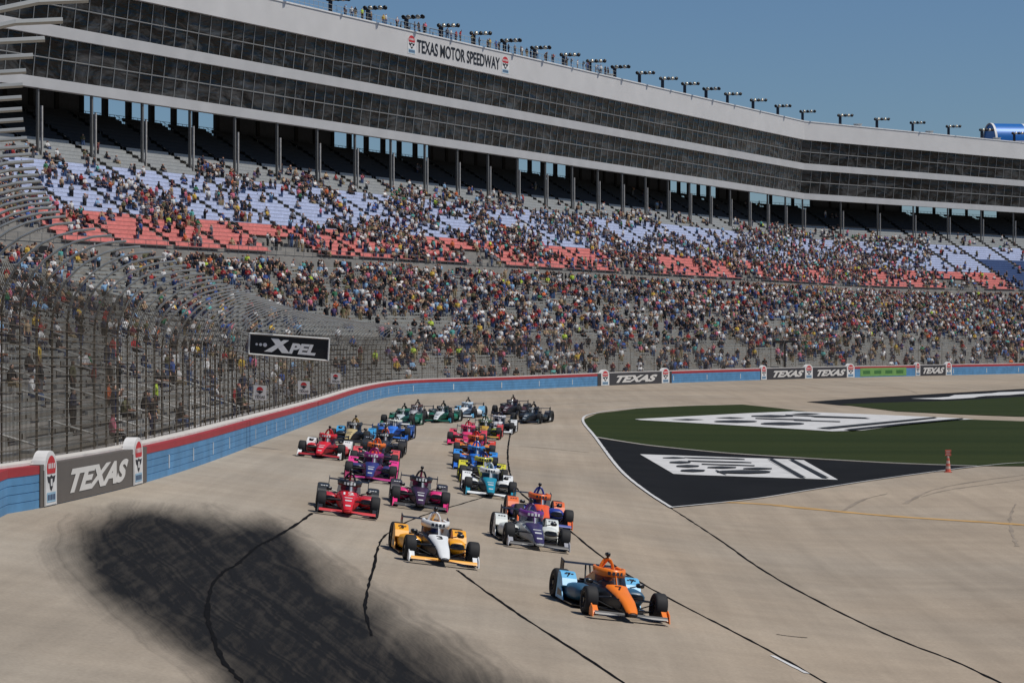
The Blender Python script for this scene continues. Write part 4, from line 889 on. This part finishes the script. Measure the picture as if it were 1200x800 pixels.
# orange and white marker post
X, D = ground(1111, 553); root = empty('marker_post', (X, D, float(G(X, D)))); tag(root, 'orange and white striped marker post with a square head beside the blacktop', 'marker')
orr, orw = mat('marker_orange', (216, 106, 84), .6), mat('marker_cream', (214, 190, 172), .6)
mb = MB()
for k in range(6):
    z0, z1 = .03 + .13 * k, .03 + .13 * (k + 1); r0, r1 = .13 - .010 * k * 1.3, .13 - .010 * (k + 1) * 1.3
    mb.bar((0, 0, z0), (0, 0, z1), r0, k % 2, 10, r1)
mb.box((0, 0, .015), (.34, .34, .03), 0); mb.build('post', [orr, orw], root)
mb = MB(); mb.box((0, 0, .93), (.26, .08, .26), 1); mb.box((0, -.045, .93), (.28, .02, .05), 0); mb.box((0, -.045, 1.05), (.28, .02, .05), 0); mb.box((0, -.045, .81), (.28, .02, .05), 0); mb.box((-.12, -.045, .93), (.04, .02, .19), 0); mb.box((.12, -.045, .93), (.04, .02, .19), 0); mb.build('head', [orr, orw], root)
# camera platform in front of the stand
a = w_at(938); q = wxy(a) + wn(a) * (-2.2); g = float(G(q[0], q[1])); root = empty('camera_platform', (q[0], q[1], g)); tag(root, 'black camera platform on a tall post behind the double banner', 'platform')
zp = CZ + (HY - 400) * q[1] / FPX
mb = MB(); mb.bar((0, 0, 0), (0, 0, zp - g), .14, 0, 8); mb.build('post', lampk, root)
mb = MB(); mb.box((0, 0, zp - g), (2.9, 1.6, .28), 0); mb.build('deck', lampk, root)
mb = MB()
for h in (.5, 1.0): mb.bar((-1.4, -.75, zp - g + h), (1.4, -.75, zp - g + h), .03, 0, 4); mb.bar((-1.4, -.75, zp - g + h), (-1.4, .75, zp - g + h), .03, 0, 4); mb.bar((1.4, -.75, zp - g + h), (1.4, .75, zp - g + h), .03, 0, 4)
for x in (-1.4, 0, 1.4): mb.bar((x, -.75, zp - g), (x, -.75, zp - g + 1), .03, 0, 4)
mb.build('guard_rail', steel_d, root)
for x, po, tp, lb in ((-.6, 'stand', TOPS[1], 'camera operator in white top on the left of the black platform'), (.6, 'phone', TOPS[1], 'camera operator in white top on the right of the black platform')):
    o = person_obj(po, tp, BOTS[1], HATS[3], SKN[0], (q[0] + x, q[1], zp + .14), .2, 1.0); tag(o, lb, 'person')

# ------------------------------------------------------------------ race cars (front faces -Y, origin on the ground between the axles)
YF, YR = -1.52, 1.48
def ring(y, hw, z0, z1, n=12, sq=2.6, cx=0):
    c, h = (z0 + z1) / 2, (z1 - z0) / 2; out = []
    for i in range(n):
        t = 2 * math.pi * (i + .5) / n; ct, st_ = math.cos(t), math.sin(t)
        out.append((cx + hw * math.copysign(abs(ct) ** (2 / sq), ct), y, c + h * math.copysign(abs(st_) ** (2 / sq), st_)))
    return out
def M(name, fn): mb = MB(); fn(mb); me = mb.mesh(name, SK0); bm = bmesh.new(); bm.from_mesh(me); bmesh.ops.recalc_face_normals(bm, faces=bm.faces); bm.to_mesh(me); bm.free(); return me
CM = {}
CM['chassis'] = M('chassis', lambda mb: mb.loft([ring(-2.42, .10, .13, .20), ring(-2.3, .13, .12, .26), ring(-1.9, .17, .12, .40), ring(-1.4, .22, .10, .50), ring(-.8, .30, .07, .60), ring(-.3, .36, .06, .64), ring(.3, .37, .06, .66), ring(1.0, .30, .06, .60), ring(1.7, .2, .1, .45), ring(2.0, .14, .15, .35)]))
def nosep(mb):
    rows_ = [(-2.40, .10, .205), (-2.25, .14, .272), (-1.9, .165, .412), (-1.4, .195, .512), (-1.0, .23, .582), (-.74, .27, .635)]
    mb.loft([[(-w_, y, z - .05), (-w_ * .9, y, z + .006), (-w_ * .4, y, z + .022), (w_ * .4, y, z + .022), (w_ * .9, y, z + .006), (w_, y, z - .05)] for y, w_, z in rows_], 0, False, False)
    mb.add([(-.085, -2.40, .155), (.085, -2.40, .155), (.07, -2.415, .21), (-.07, -2.415, .21)], [(0, 1, 2, 3)])
CM['nose_panel'] = M('nose_panel', nosep)
CM['engine_cover'] = M('engine_cover', lambda mb: mb.loft([ring(.22, .27, .55, .90), ring(.45, .25, .50, .94), ring(.9, .19, .45, .86), ring(1.4, .13, .40, .70), ring(1.95, .07, .38, .55)]))
def scr(mb):
    rows_ = []
    for zf, t_ in ((0, 0), (.5, .5), (1, 1)):
        z = .60 + .25 * zf; lean = .22 * zf; pts = []
        for k in range(13):
            th = math.pi * k / 12; x = -.37 * math.cos(th) * (1 - .08 * zf); y = -.74 + lean + .62 * (1 - math.sin(th)) * (1 if True else 0); pts.append((x, y + 0, z))
        rows_.append(pts)
    mb.loft(rows_, 0, False, False)
CM['screen'] = M('screen', scr)
def scf(mb):
    rings = []
    for k in range(13):
        th = math.pi * k / 12; x = -.345 * math.cos(th); y = -.53 + .66 * (1 - math.sin(th)); ox, oy = -math.cos(th) * .03, -math.sin(th) * .03
        rings.append([(x + ox, y + oy, .80), (x + ox, y + oy + .05, .965), (x - ox, y - oy + .05, .975), (x - ox, y - oy, .81)])
    mb.loft(rings, 0)
    mb.bar((-.345, .1, .90), (-.27, .45, .93), .05, 0, 6); mb.bar((.345, .1, .90), (.27, .45, .93), .05, 0, 6); mb.bar((0, -.56, .84), (0, -.77, .60), .012, 0, 5)
CM['screen_frame'] = M('screen_frame', scf)
def hoop(mb):
    pts = [(-.17, .36, .90), (-.13, .37, 1.02), (-.07, .38, 1.12), (0, .38, 1.145), (.07, .38, 1.12), (.13, .37, 1.02), (.17, .36, .90)]; mb.tube(pts, .035, 0, 8)
    mb.bar((0, .40, 1.12), (0, .95, .86), .04, 0, 6)
CM['roll_hoop'] = M('roll_hoop', hoop)
CM['onboard_camera'] = M('onboard_camera', lambda mb: (mb.bar((0, .38, 1.15), (0, .38, 1.20), .03, 0, 6), mb.loft([ring(.30, .04, 1.20, 1.29, 8), ring(.36, .06, 1.19, 1.30, 8), ring(.50, .05, 1.2, 1.28, 8)])))
def pod(s_):
    def f(mb):
        ys = [(-.42, .36, .80, .27, .47), (-.15, .36, .84, .14, .52), (.35, .34, .88, .10, .52), (.80, .30, .90, .08, .46), (1.05, .26, .86, .08, .38)]
        rg = []
        for y, xi, xo, z0, z1 in ys:
            hw = (xo - xi) / 2; rg.append(ring(y, hw, z0, z1, 12, 3.2, s_ * (xi + xo) / 2))
        mb.loft(rg)
    return f
def inlet(s_): return lambda mb: mb.loft([ring(-.425, .19, .29, .455, 12, 3.2, s_ * .58), ring(-.428, .185, .295, .45, 12, 3.2, s_ * .58)])
def guard(s_):
    def f(mb):
        x0, x1 = s_ * .60, s_ * .965; prof = [(.52, .40), (.66, .56), (.86, .68), (1.02, .70), (1.09, .62), (1.07, .38), (.92, .40), (.7, .34)]
        mb.loft([[(x, y, z) for y, z in prof] for x in (x0, x1)], 0, True, True, False)
        mb.loft([[(x, y, z) for y, z in ((.35, .07), (1.1, .07), (1.08, .5), (.7, .38))] for x in (s_ * .94, s_ * .962)], 0, True, True, False)
    return f
CM['floor'] = M('floor', lambda mb: mb.loft([[(-w_, y, .045), (w_, y, .045), (w_, y, .075), (-w_, y, .075)] for y, w_ in ((-1.0, .2), (-.6, .55), (-.35, .92), (.9, .95), (1.1, .78), (1.7, .5), (2.1, .45))], 0, True, True, False))
for nm, f in (('sidepod', pod), ('sidepod_inlet', inlet), ('wheel_guard', guard)):
    for s_ in (-1, 1): CM[nm, s_] = M(nm, f(s_))
PL = [(-2.26, .08, .22, .90)]
def fwing(mb):
    for y0, z0, ch_, sp in PL:
        st = [-sp, -.5, -.12, .12, .5, sp]; mb.loft([[(x, y0 + (.06 if abs(x) < .2 else 0) , z0 + .03 * (abs(x) < .2)), (x, y0 + ch_ * .4, z0 + .035), (x, y0 + ch_, z0 + .07), (x, y0 + ch_ * .4, z0 + .015)] for x in st], 0, True, True, False)
CM['front_wing'] = M('front_wing', fwing); PL[:] = [(-2.30, .115, .075, .86)]; CM['wing_flap'] = M('wing_flap', fwing)
def fend(s_):
    def f(mb):
        mb.loft([[(s_ * x, y, z) for y, z in ((-2.33, .05), (-1.98, .05), (-1.94, .20), (-2.04, .32), (-2.22, .24))] for x in (.895, .915)], 0, True, True, False)
        mb.loft([[(s_ * x, y, z) for y, z in ((-2.26, .10), (-2.04, .14), (-1.98, .27), (-2.0, .28), (-2.2, .17))] for x in (.76, .895)], 0, True, True, False)
    return f
def rwing(mb):
    mb.loft([[(x, 1.98, .80), (x, 2.10, .835), (x, 2.24, .83), (x, 2.10, .80)] for x in (-.62, .62)], 0, True, True, False); mb.bar((-.07, 1.9, .45), (-.05, 2.1, .80), .022, 0, 5); mb.bar((.07, 1.9, .45), (.05, 2.1, .80), .022, 0, 5)
    mb.box((0, 2.1, .30), (.5, .25, .22)); mb.box((0, 2.25, .30), (.24, .1, .3))
CM['rear_wing'] = M('rear_wing', rwing)
def rend(s_): return lambda mb: mb.loft([[(s_ * x, y, z) for y, z in ((1.94, .62), (2.26, .62), (2.28, .90), (1.96, .86))] for x in (.62, .64)], 0, True, True, False)
for s_ in (-1, 1): CM['fend', s_] = M('endplate', fend(s_)); CM['rend', s_] = M('endplate', rend(s_))
def tyre(rad, wd, rr):
    def f(mb):
        prof = [(-.5, rr), (-.5, .80), (-.49, .90), (-.42, .975), (-.30, 1), (0, 1.004), (.30, 1), (.42, .975), (.49, .90), (.5, .80), (.5, rr)]
        mb.loft([[(a * wd, rad * b_ * math.cos(t), rad * b_ * math.sin(t)) for a, b_ in prof] for t in [2 * math.pi * k / 28 for k in range(29)]], 0, False, False)
    return f
def rim(rad, wd, rr):
    def f(mb):
        R0 = rad * rr
        mb.loft([[(x * wd, R0 * q * math.cos(t), R0 * q * math.sin(t)) for t in [2 * math.pi * k / 20 for k in range(20)]] for x, q in ((-.47, 1.02), (-.49, .94), (-.30, .86), (.30, .86), (.49, .94), (.47, 1.02))], 0, True, False, True)
        for s_ in (-1, 1):
            for k in range(5):
                t = 2 * math.pi * k / 5 + .3; c, sn = math.cos(t), math.sin(t); mb.bar((s_ * .30 * wd, .03 * c, .03 * sn), (s_ * .40 * wd, R0 * .9 * c, R0 * .9 * sn), .028, 0, 4)
            mb.bar((s_ * .2 * wd, 0, 0), (s_ * .46 * wd, 0, 0), .055, 0, 8)
    return f
CM['ftyre'] = M('tyre', tyre(.325, .29, .60)); CM['rtyre'] = M('tyre', tyre(.35, .37, .58)); CM['frim'] = M('rim', rim(.325, .29, .60)); CM['rrim'] = M('rim', rim(.35, .37, .58))
def susp(s_, yy, fr):
    def f(mb):
        xw = s_ * .74; xi = s_ * (.2 if fr else .24)
        for dy_, z0, z1 in ((-.28, .44, .42), (.26, .44, .42), (-.32, .16, .20), (.28, .16, .20), (-.05, .18, .38)): mb.bar((xi, yy + dy_, z0), (xw, yy, z1), .016, 0, 5)
        mb.box((xw, yy, .31), (.06, .12, .28))
    return f
for s_ in (-1, 1): CM['susp', s_, 0] = M('suspension_arm', susp(s_, YF, True)); CM['susp', s_, 1] = M('suspension_arm', susp(s_, YR, False))
for s_ in (-1, 1): CM['mirror', s_] = M('mirror', lambda mb: (mb.bar((s_ * .38, -.50, .60), (s_ * .58, -.52, .66), .014, 0, 4), mb.loft([ring(-.60, .085, .62, .72, 8, 3, s_ * .62), ring(-.48, .10, .61, .73, 8, 3, s_ * .62)])))
for s_ in (-1, 1): CM['flap', s_] = M('chassis_flank', lambda mb: mb.loft([[(s_ * x0, y, z0), (s_ * x1, y, z1), (s_ * (x1 + .006), y, z1), (s_ * (x0 + .006), y, z0)] for y, x0, z0, x1, z1 in ((-1.9, .18, .22, .165, .36), (-1.4, .232, .24, .22, .44), (-.8, .312, .26, .30, .52), (-.4, .362, .28, .35, .56))], 0, True, True, False))
def decn(mb):
    for y0, y1, w_ in ((-2.20, -2.12, .08), (-1.86, -1.72, .10), (-1.52, -1.44, .12)):
        zz = lambda y: float(np.interp(y, [-2.4, -2.25, -1.9, -1.4, -1.0, -.74], [.205, .272, .412, .512, .582, .635])) + .028
        mb.add([(-w_, y0, zz(y0)), (w_, y0, zz(y0)), (w_, y1, zz(y1)), (-w_, y1, zz(y1))], [(0, 1, 2, 3)])
CM['decal_nose'] = M('decal', decn)
def decg(mb):
    for s_ in (-1, 1):
        for x0, x1, f0, f1 in ((.66, .72, .62, .78), (.74, .80, .62, .78), (.82, .88, .62, .78)):
            pt = lambda x, f: (s_ * x, .66 + .2 * f, .575 + .12 * f)
            mb.add([pt(x0, f0), pt(x1, f0), pt(x1, f1), pt(x0, f1)], [(0, 1, 2, 3)])
        mb.loft([[(s_ * .9665, y, z) for y, z in ((.5, .14), (.95, .14))], [(s_ * .9665, y, z) for y, z in ((.6, .26), (.97, .30))]], 0, False, False)
CM['decal_guard'] = M('decal', decg)
def decb(mb):
    for k in (4, 5, 6, 7):
        P_ = []
        for th in (math.pi * (k + .15) / 12, math.pi * (k + .8) / 12):
            x = -.345 * math.cos(th); y = -.53 + .66 * (1 - math.sin(th)); ox, oy = -math.cos(th) * .045, -math.sin(th) * .045; P_ += [(x + ox, y + oy + .012, .845), (x + ox, y + oy + .038, .925)]
        mb.add(P_, [(0, 2, 3, 1)])
CM['decal_band'] = M('decal', decb)
def driver_mesh():
    me_, nr_ = sk('driver_body', [([(0, .05, .20), (0, .12, .45), (0, .14, .62), (0, .12, .70), (0, .08, .79), (0, .07, .87)], [.16, .17, .12, .07, .125, .11], [0, 0, 0, 1, 1]),
        ([(0, .14, .62), (.2, .1, .56), (.24, -.2, .42), (.1, -.38, .5)], [.12, .075, .055, .045], [0, 0, 0]), ([(0, .14, .62), (-.2, .1, .56), (-.24, -.2, .42), (-.1, -.38, .5)], [.12, .075, .055, .045], [0, 0, 0])], 1)
    for k in range(3): me_.materials.append(SK0)
    for p in me_.polygons:
        c = p.center; mi = nr_(c)
        if mi == 1 and c.y < .02 and .78 < c.z < .86: mi = 2
        p.material_index = mi; p.use_smooth = True
    return me_
DM = driver_mesh()
rub = mat('tyre_rubber', (26, 26, 27), .75, var=.15, scale=6); rimm = mat('wheel_rim_dark', (46, 46, 48), .35, .8); carb = mat('carbon_black', (20, 20, 22), .35, coat=.3)
glass = bpy.data.materials.new('screen_tint'); glass.use_nodes = True; gb = glass.node_tree.nodes; gl = glass.node_tree.links
gt = gb.new('ShaderNodeBsdfTransparent'); gt.inputs[0].default_value = (.30, .32, .36, 1); gg = gb.new('ShaderNodeBsdfGlossy'); gg.inputs['Roughness'].default_value = .35; gg.inputs[0].default_value = (.45, .5, .6, 1); fr = gb.new('ShaderNodeFresnel'); fr.inputs[0].default_value = 1.45; ms = gb.new('ShaderNodeMixShader')
gl.new(fr.outputs[0], ms.inputs[0]); gl.new(gt.outputs[0], ms.inputs[1]); gl.new(gg.outputs[0], ms.inputs[2]); gl.new(ms.outputs[0], gb['Material Output'].inputs[0])
def paint(c): return mat('car_paint_%d_%d_%d' % c, c, .42, var=.05, coat=.12)
OR, LB, YE, WH, PU, NB, RD, PK, MG, TL, BK, GN, BL, GO, DR, NV, SI, LM = (246, 128, 22), (104, 184, 226), (246, 170, 22), (230, 231, 228), (70, 50, 96), (34, 60, 150), (208, 26, 36), (226, 40, 120), (186, 26, 120), (24, 140, 164), (26, 26, 30), (14, 96, 72), (36, 110, 206), (190, 150, 60), (70, 24, 28), (30, 40, 84), (160, 160, 164), (214, 206, 40)
# x, y of front axle centre on the ground, yaw, colours: nose, chassis, pods, guards, frame, hoop, fwing, endplate, cover, driver helmet, label, number
CARS = [
 (729, 724, 12.5, OR, BK, (48, 88, 114), LB, OR, OR, BK, OR, OR, OR, 'orange and light blue open wheel race car leading the field', '7'),
 (515, 660, 9.5, WH, BK, YE, YE, WH, WH, YE, WH, YE, NB, 'yellow and white race car in second place with white nose', '3'),
 (627, 642, 7.5, (54, 44, 84), (200, 204, 200), (212, 216, 210), (212, 216, 210), (110, 44, 130), (90, 40, 110), BK, SI, WH, PU, 'white race car with dark purple nose behind the leader', None),
 (635, 617, 6, (236, 92, 40), NB, NB, (236, 110, 50), (236, 110, 40), NB, NB, (236, 110, 50), NB, OR, 'orange and blue race car tucked behind the white and purple one', None),
 (406, 603.5, 4, RD, RD, (196, 30, 44), (30, 34, 34), BK, BK, RD, BK, RD, NB, 'bright red race car with dark screen, nearest on the left', '12'),
 (491, 596, 3.5, (60, 30, 60), BK, PK, (44, 40, 48), BK, BK, BK, PK, PK, BK, 'black and hot pink race car behind the yellow and white one', None),
 (573, 582, 3.5, TL, (30, 60, 70), WH, WH, WH, WH, WH, TL, TL, TL, 'teal nosed race car with white sidepods', None),
 (565, 566.5, 2, (200, 200, 60), BK, (50, 50, 56), LM, (200, 196, 70), (40, 60, 150), LM, LM, NB, BK, 'black race car with yellow wheel guards behind the teal one', None),
 (556, 551, 1, BL, (30, 70, 120), BL, (40, 140, 220), (40, 130, 200), BL, BL, BL, BL, WH, 'blue race car between the yellow and the orange ones', None),
 (555, 536, 0, (230, 120, 30), (120, 40, 20), (226, 140, 40), (216, 60, 40), (220, 100, 40), RD, OR, RD, (210, 60, 40), YE, 'orange race car with red wheel guards in the right lane', None),
 (546, 522, -1, (226, 60, 110), (110, 30, 60), (214, 60, 90), (220, 70, 90), (226, 70, 110), (220, 50, 70), (220, 60, 90), PK, PK, WH, 'pink race car in the right lane behind the orange one', None),
 (566, 514, -2, (190, 150, 50), (40, 50, 40), (150, 160, 60), (196, 60, 60), (70, 90, 50), GN, GO, RD, (60, 80, 40), GO, 'green and gold race car beside the pink one', None),
 (433, 563.5, 1, (40, 50, 116), (120, 24, 90), (50, 50, 110), (236, 50, 140), (150, 30, 120), MG, MG, (150, 40, 80), MG, PU, 'magenta and navy race car in the left lane', None),
 (437, 549, 1, (220, 60, 40), (90, 24, 60), (70, 40, 60), (224, 80, 84), (240, 120, 30), (230, 110, 30), RD, WH, OR, OR, 'dark race car with orange top and red wheel guards behind the magenta one', None),
 (447, 534, 0, (44, 44, 48), BK, (60, 60, 62), BK, BK, (236, 104, 44), BK, BK, BK, OR, 'black race car with orange roll hoop in the left lane', None),
 (376, 536.5, -3.5, (214, 30, 44), (150, 20, 30), (208, 36, 46), WH, RD, RD, (170, 26, 36), WH, RD, WH, 'red race car with white wheel guards nearest the wall', None),
 (409, 519, -4, (190, 170, 120), BK, (40, 60, 80), (60, 160, 214), (60, 60, 60), GO, BK, (60, 150, 200), (120, 96, 60), GO, 'black and light blue race car with gold nose near the wall', None),
 (458, 515, -3, (50, 120, 220), (30, 60, 130), BL, (30, 70, 130), (214, 214, 200), BK, BL, BL, WH, BL, 'bright blue race car with white screen frame in the left lane', None),
 (466, 499, -9, (190, 196, 196), (20, 80, 70), (20, 110, 90), GN, (40, 110, 90), BK, WH, GN, GN, GN, 'green and white race car just behind the bright blue one', None),
 (482, 493, -10, (190, 190, 190), (60, 60, 64), WH, (40, 40, 44), (90, 60, 50), BK, WH, OR, WH, RD, 'white and black race car left of the green one', None),
 (513, 495, -9, (206, 210, 208), (14, 80, 60), (20, 120, 90), (24, 60, 50), (40, 50, 50), BK, GN, TL, GN, WH, 'green race car with white nose in the back rows', None),
 (541, 489.5, -12, WH, (90, 110, 130), WH, (120, 180, 216), (196, 214, 226), BK, WH, LB, WH, LB, 'white and light blue race car at the back of the field', None),
 (582, 508, -4, (206, 206, 206), BK, (40, 40, 44), WH, (200, 200, 204), (40, 30, 60), WH, WH, BK, RD, 'white and black race car right of the pink one', None),
 (594, 486, -13, (60, 26, 28), BK, (70, 30, 34), BK, (50, 30, 32), DR, BK, BK, DR, BK, 'dark maroon race car at the very back', None),
 (617, 496, -14, (34, 44, 48), BK, (34, 40, 44), BK, BK, BK, BK, (40, 60, 64), BK, WH, 'black race car farthest right among the back rows', None)]
CN = dict(nose=0, chas=1, pod=2, guard=3, frame=4, hoop=5, fw=6, ep=7, cover=8, hel=9)
for (x, y, yaw, *cl, lb, num) in CARS:
    C_ = [paint(tuple(c)) for c in cl]
    X, D = ground(x, y); hd = Vector((math.sin(R(yaw)), -math.cos(R(yaw)), 0)); c0 = Vector((X, D, 0)) - hd * 1.52
    c0.z = float(G(c0.x, c0.y)); f_ = c0 + hd * 1.5; f_.z = float(G(f_.x, f_.y)); b_ = c0 - hd * 1.5; b_.z = float(G(b_.x, b_.y)); sd = Vector((-hd.y, hd.x, 0)); r1, l1 = c0 + sd * .8, c0 - sd * .8; r1.z = float(G(r1.x, r1.y)); l1.z = float(G(l1.x, l1.y))
    fy = (b_ - f_).normalized(); fx = (r1 - l1).normalized(); fz = fx.cross(fy).normalized(); fx = fy.cross(fz)
    root = empty('race_car', c0); Mx = Matrix((fx, fy, fz)).transposed(); root.rotation_euler = Mx.to_euler(); root.location.z += .012
    tag(root, lb, 'race car', 'open wheel race cars on track')
    def part(key, m_, name=None, parent=None, loc=(0, 0, 0)):
        me_ = CM[key]; o = bpy.data.objects.new(name or me_.name, me_); col.objects.link(o); o.parent = parent or root; o.location = loc; o.material_slots[0].link = 'OBJECT'; o.material_slots[0].material = m_; return o
    part('chassis', C_[1]); npn = part('nose_panel', C_[0]); part('engine_cover', C_[8]); part('screen', glass); part('screen_frame', C_[4]); part('roll_hoop', C_[5]); part('onboard_camera', carb); part('floor', carb)
    contrast = lambda c: paint((40, 42, 48)) if sum(c) > 330 else paint((206, 208, 206))
    part('decal_nose', contrast(cl[0]), parent=npn) if lb[:6] not in ('orange', 'yellow') else None; part('decal_guard', contrast(cl[3])); part('decal_band', contrast(cl[4]))
    fw = part('front_wing', carb); part('wing_flap', C_[6], parent=fw); rw = part('rear_wing', carb)
    for s_ in (-1, 1):
        pd = part(('sidepod', s_), C_[2]); part(('sidepod_inlet', s_), carb, parent=pd); part(('wheel_guard', s_), C_[3]); part(('fend', s_), C_[7], parent=fw); part(('rend', s_), carb, parent=rw); part(('mirror', s_), carb)
        part(('flap', s_), C_[1])
        for r_, yy in ((0, YF), (1, YR)):
            part(('susp', s_, r_), carb)
            wl = empty('wheel'); wl.parent = root; wl.location = (s_ * (.825 if not r_ else .795), yy, .325 if not r_ else .35)
            part('ftyre' if not r_ else 'rtyre', rub, parent=wl); part('frim' if not r_ else 'rrim', rimm, parent=wl)
    if num:
        vs, fs = text_mesh(num, 0, .015); wn_ = .11 * len(num)
        def nz(yq): return float(np.interp(yq, [-2.25, -1.9, -1.4, -1.0, -.74], [.272, .412, .512, .582, .635])) + .032
        mb = MB(); mb.add([((u - .5) * wn_ * 1.5, -1.15 + .30 * v, nz(-1.15 + .30 * v)) for u, v in vs], fs)
        o = mb.build('number', paint(WH) if cl[0] != WH and cl[0] != OR else carb, root)
        if num != '12':
            for s_ in (-1, 1):
                mb = MB(); mb.add([(s_ * .785 + (u - .5) * .13 * len(num), .70 + .14 * v, .60 + .07 * v + .012) for u, v in vs], fs); mb.build('number', carb, root)
    dv = bpy.data.objects.new('person', DM); col.objects.link(dv); dv.location = root.location; dv.rotation_euler = root.rotation_euler
    for i_, m_ in enumerate((mat('race_suit', (70, 72, 80), .8), C_[9], carb)): dv.material_slots[i_].link = 'OBJECT'; dv.material_slots[i_].material = m_
    tag(dv, 'helmeted driver seated in the ' + lb.split(' race car')[0].replace('open wheel', '').strip() + ' car' + (lb.split(' race car')[1] if len((lb.split(' race car')[1]).split()) < 7 else ''), 'person', 'drivers in the race cars')
print('objects', len(bpy.data.objects))
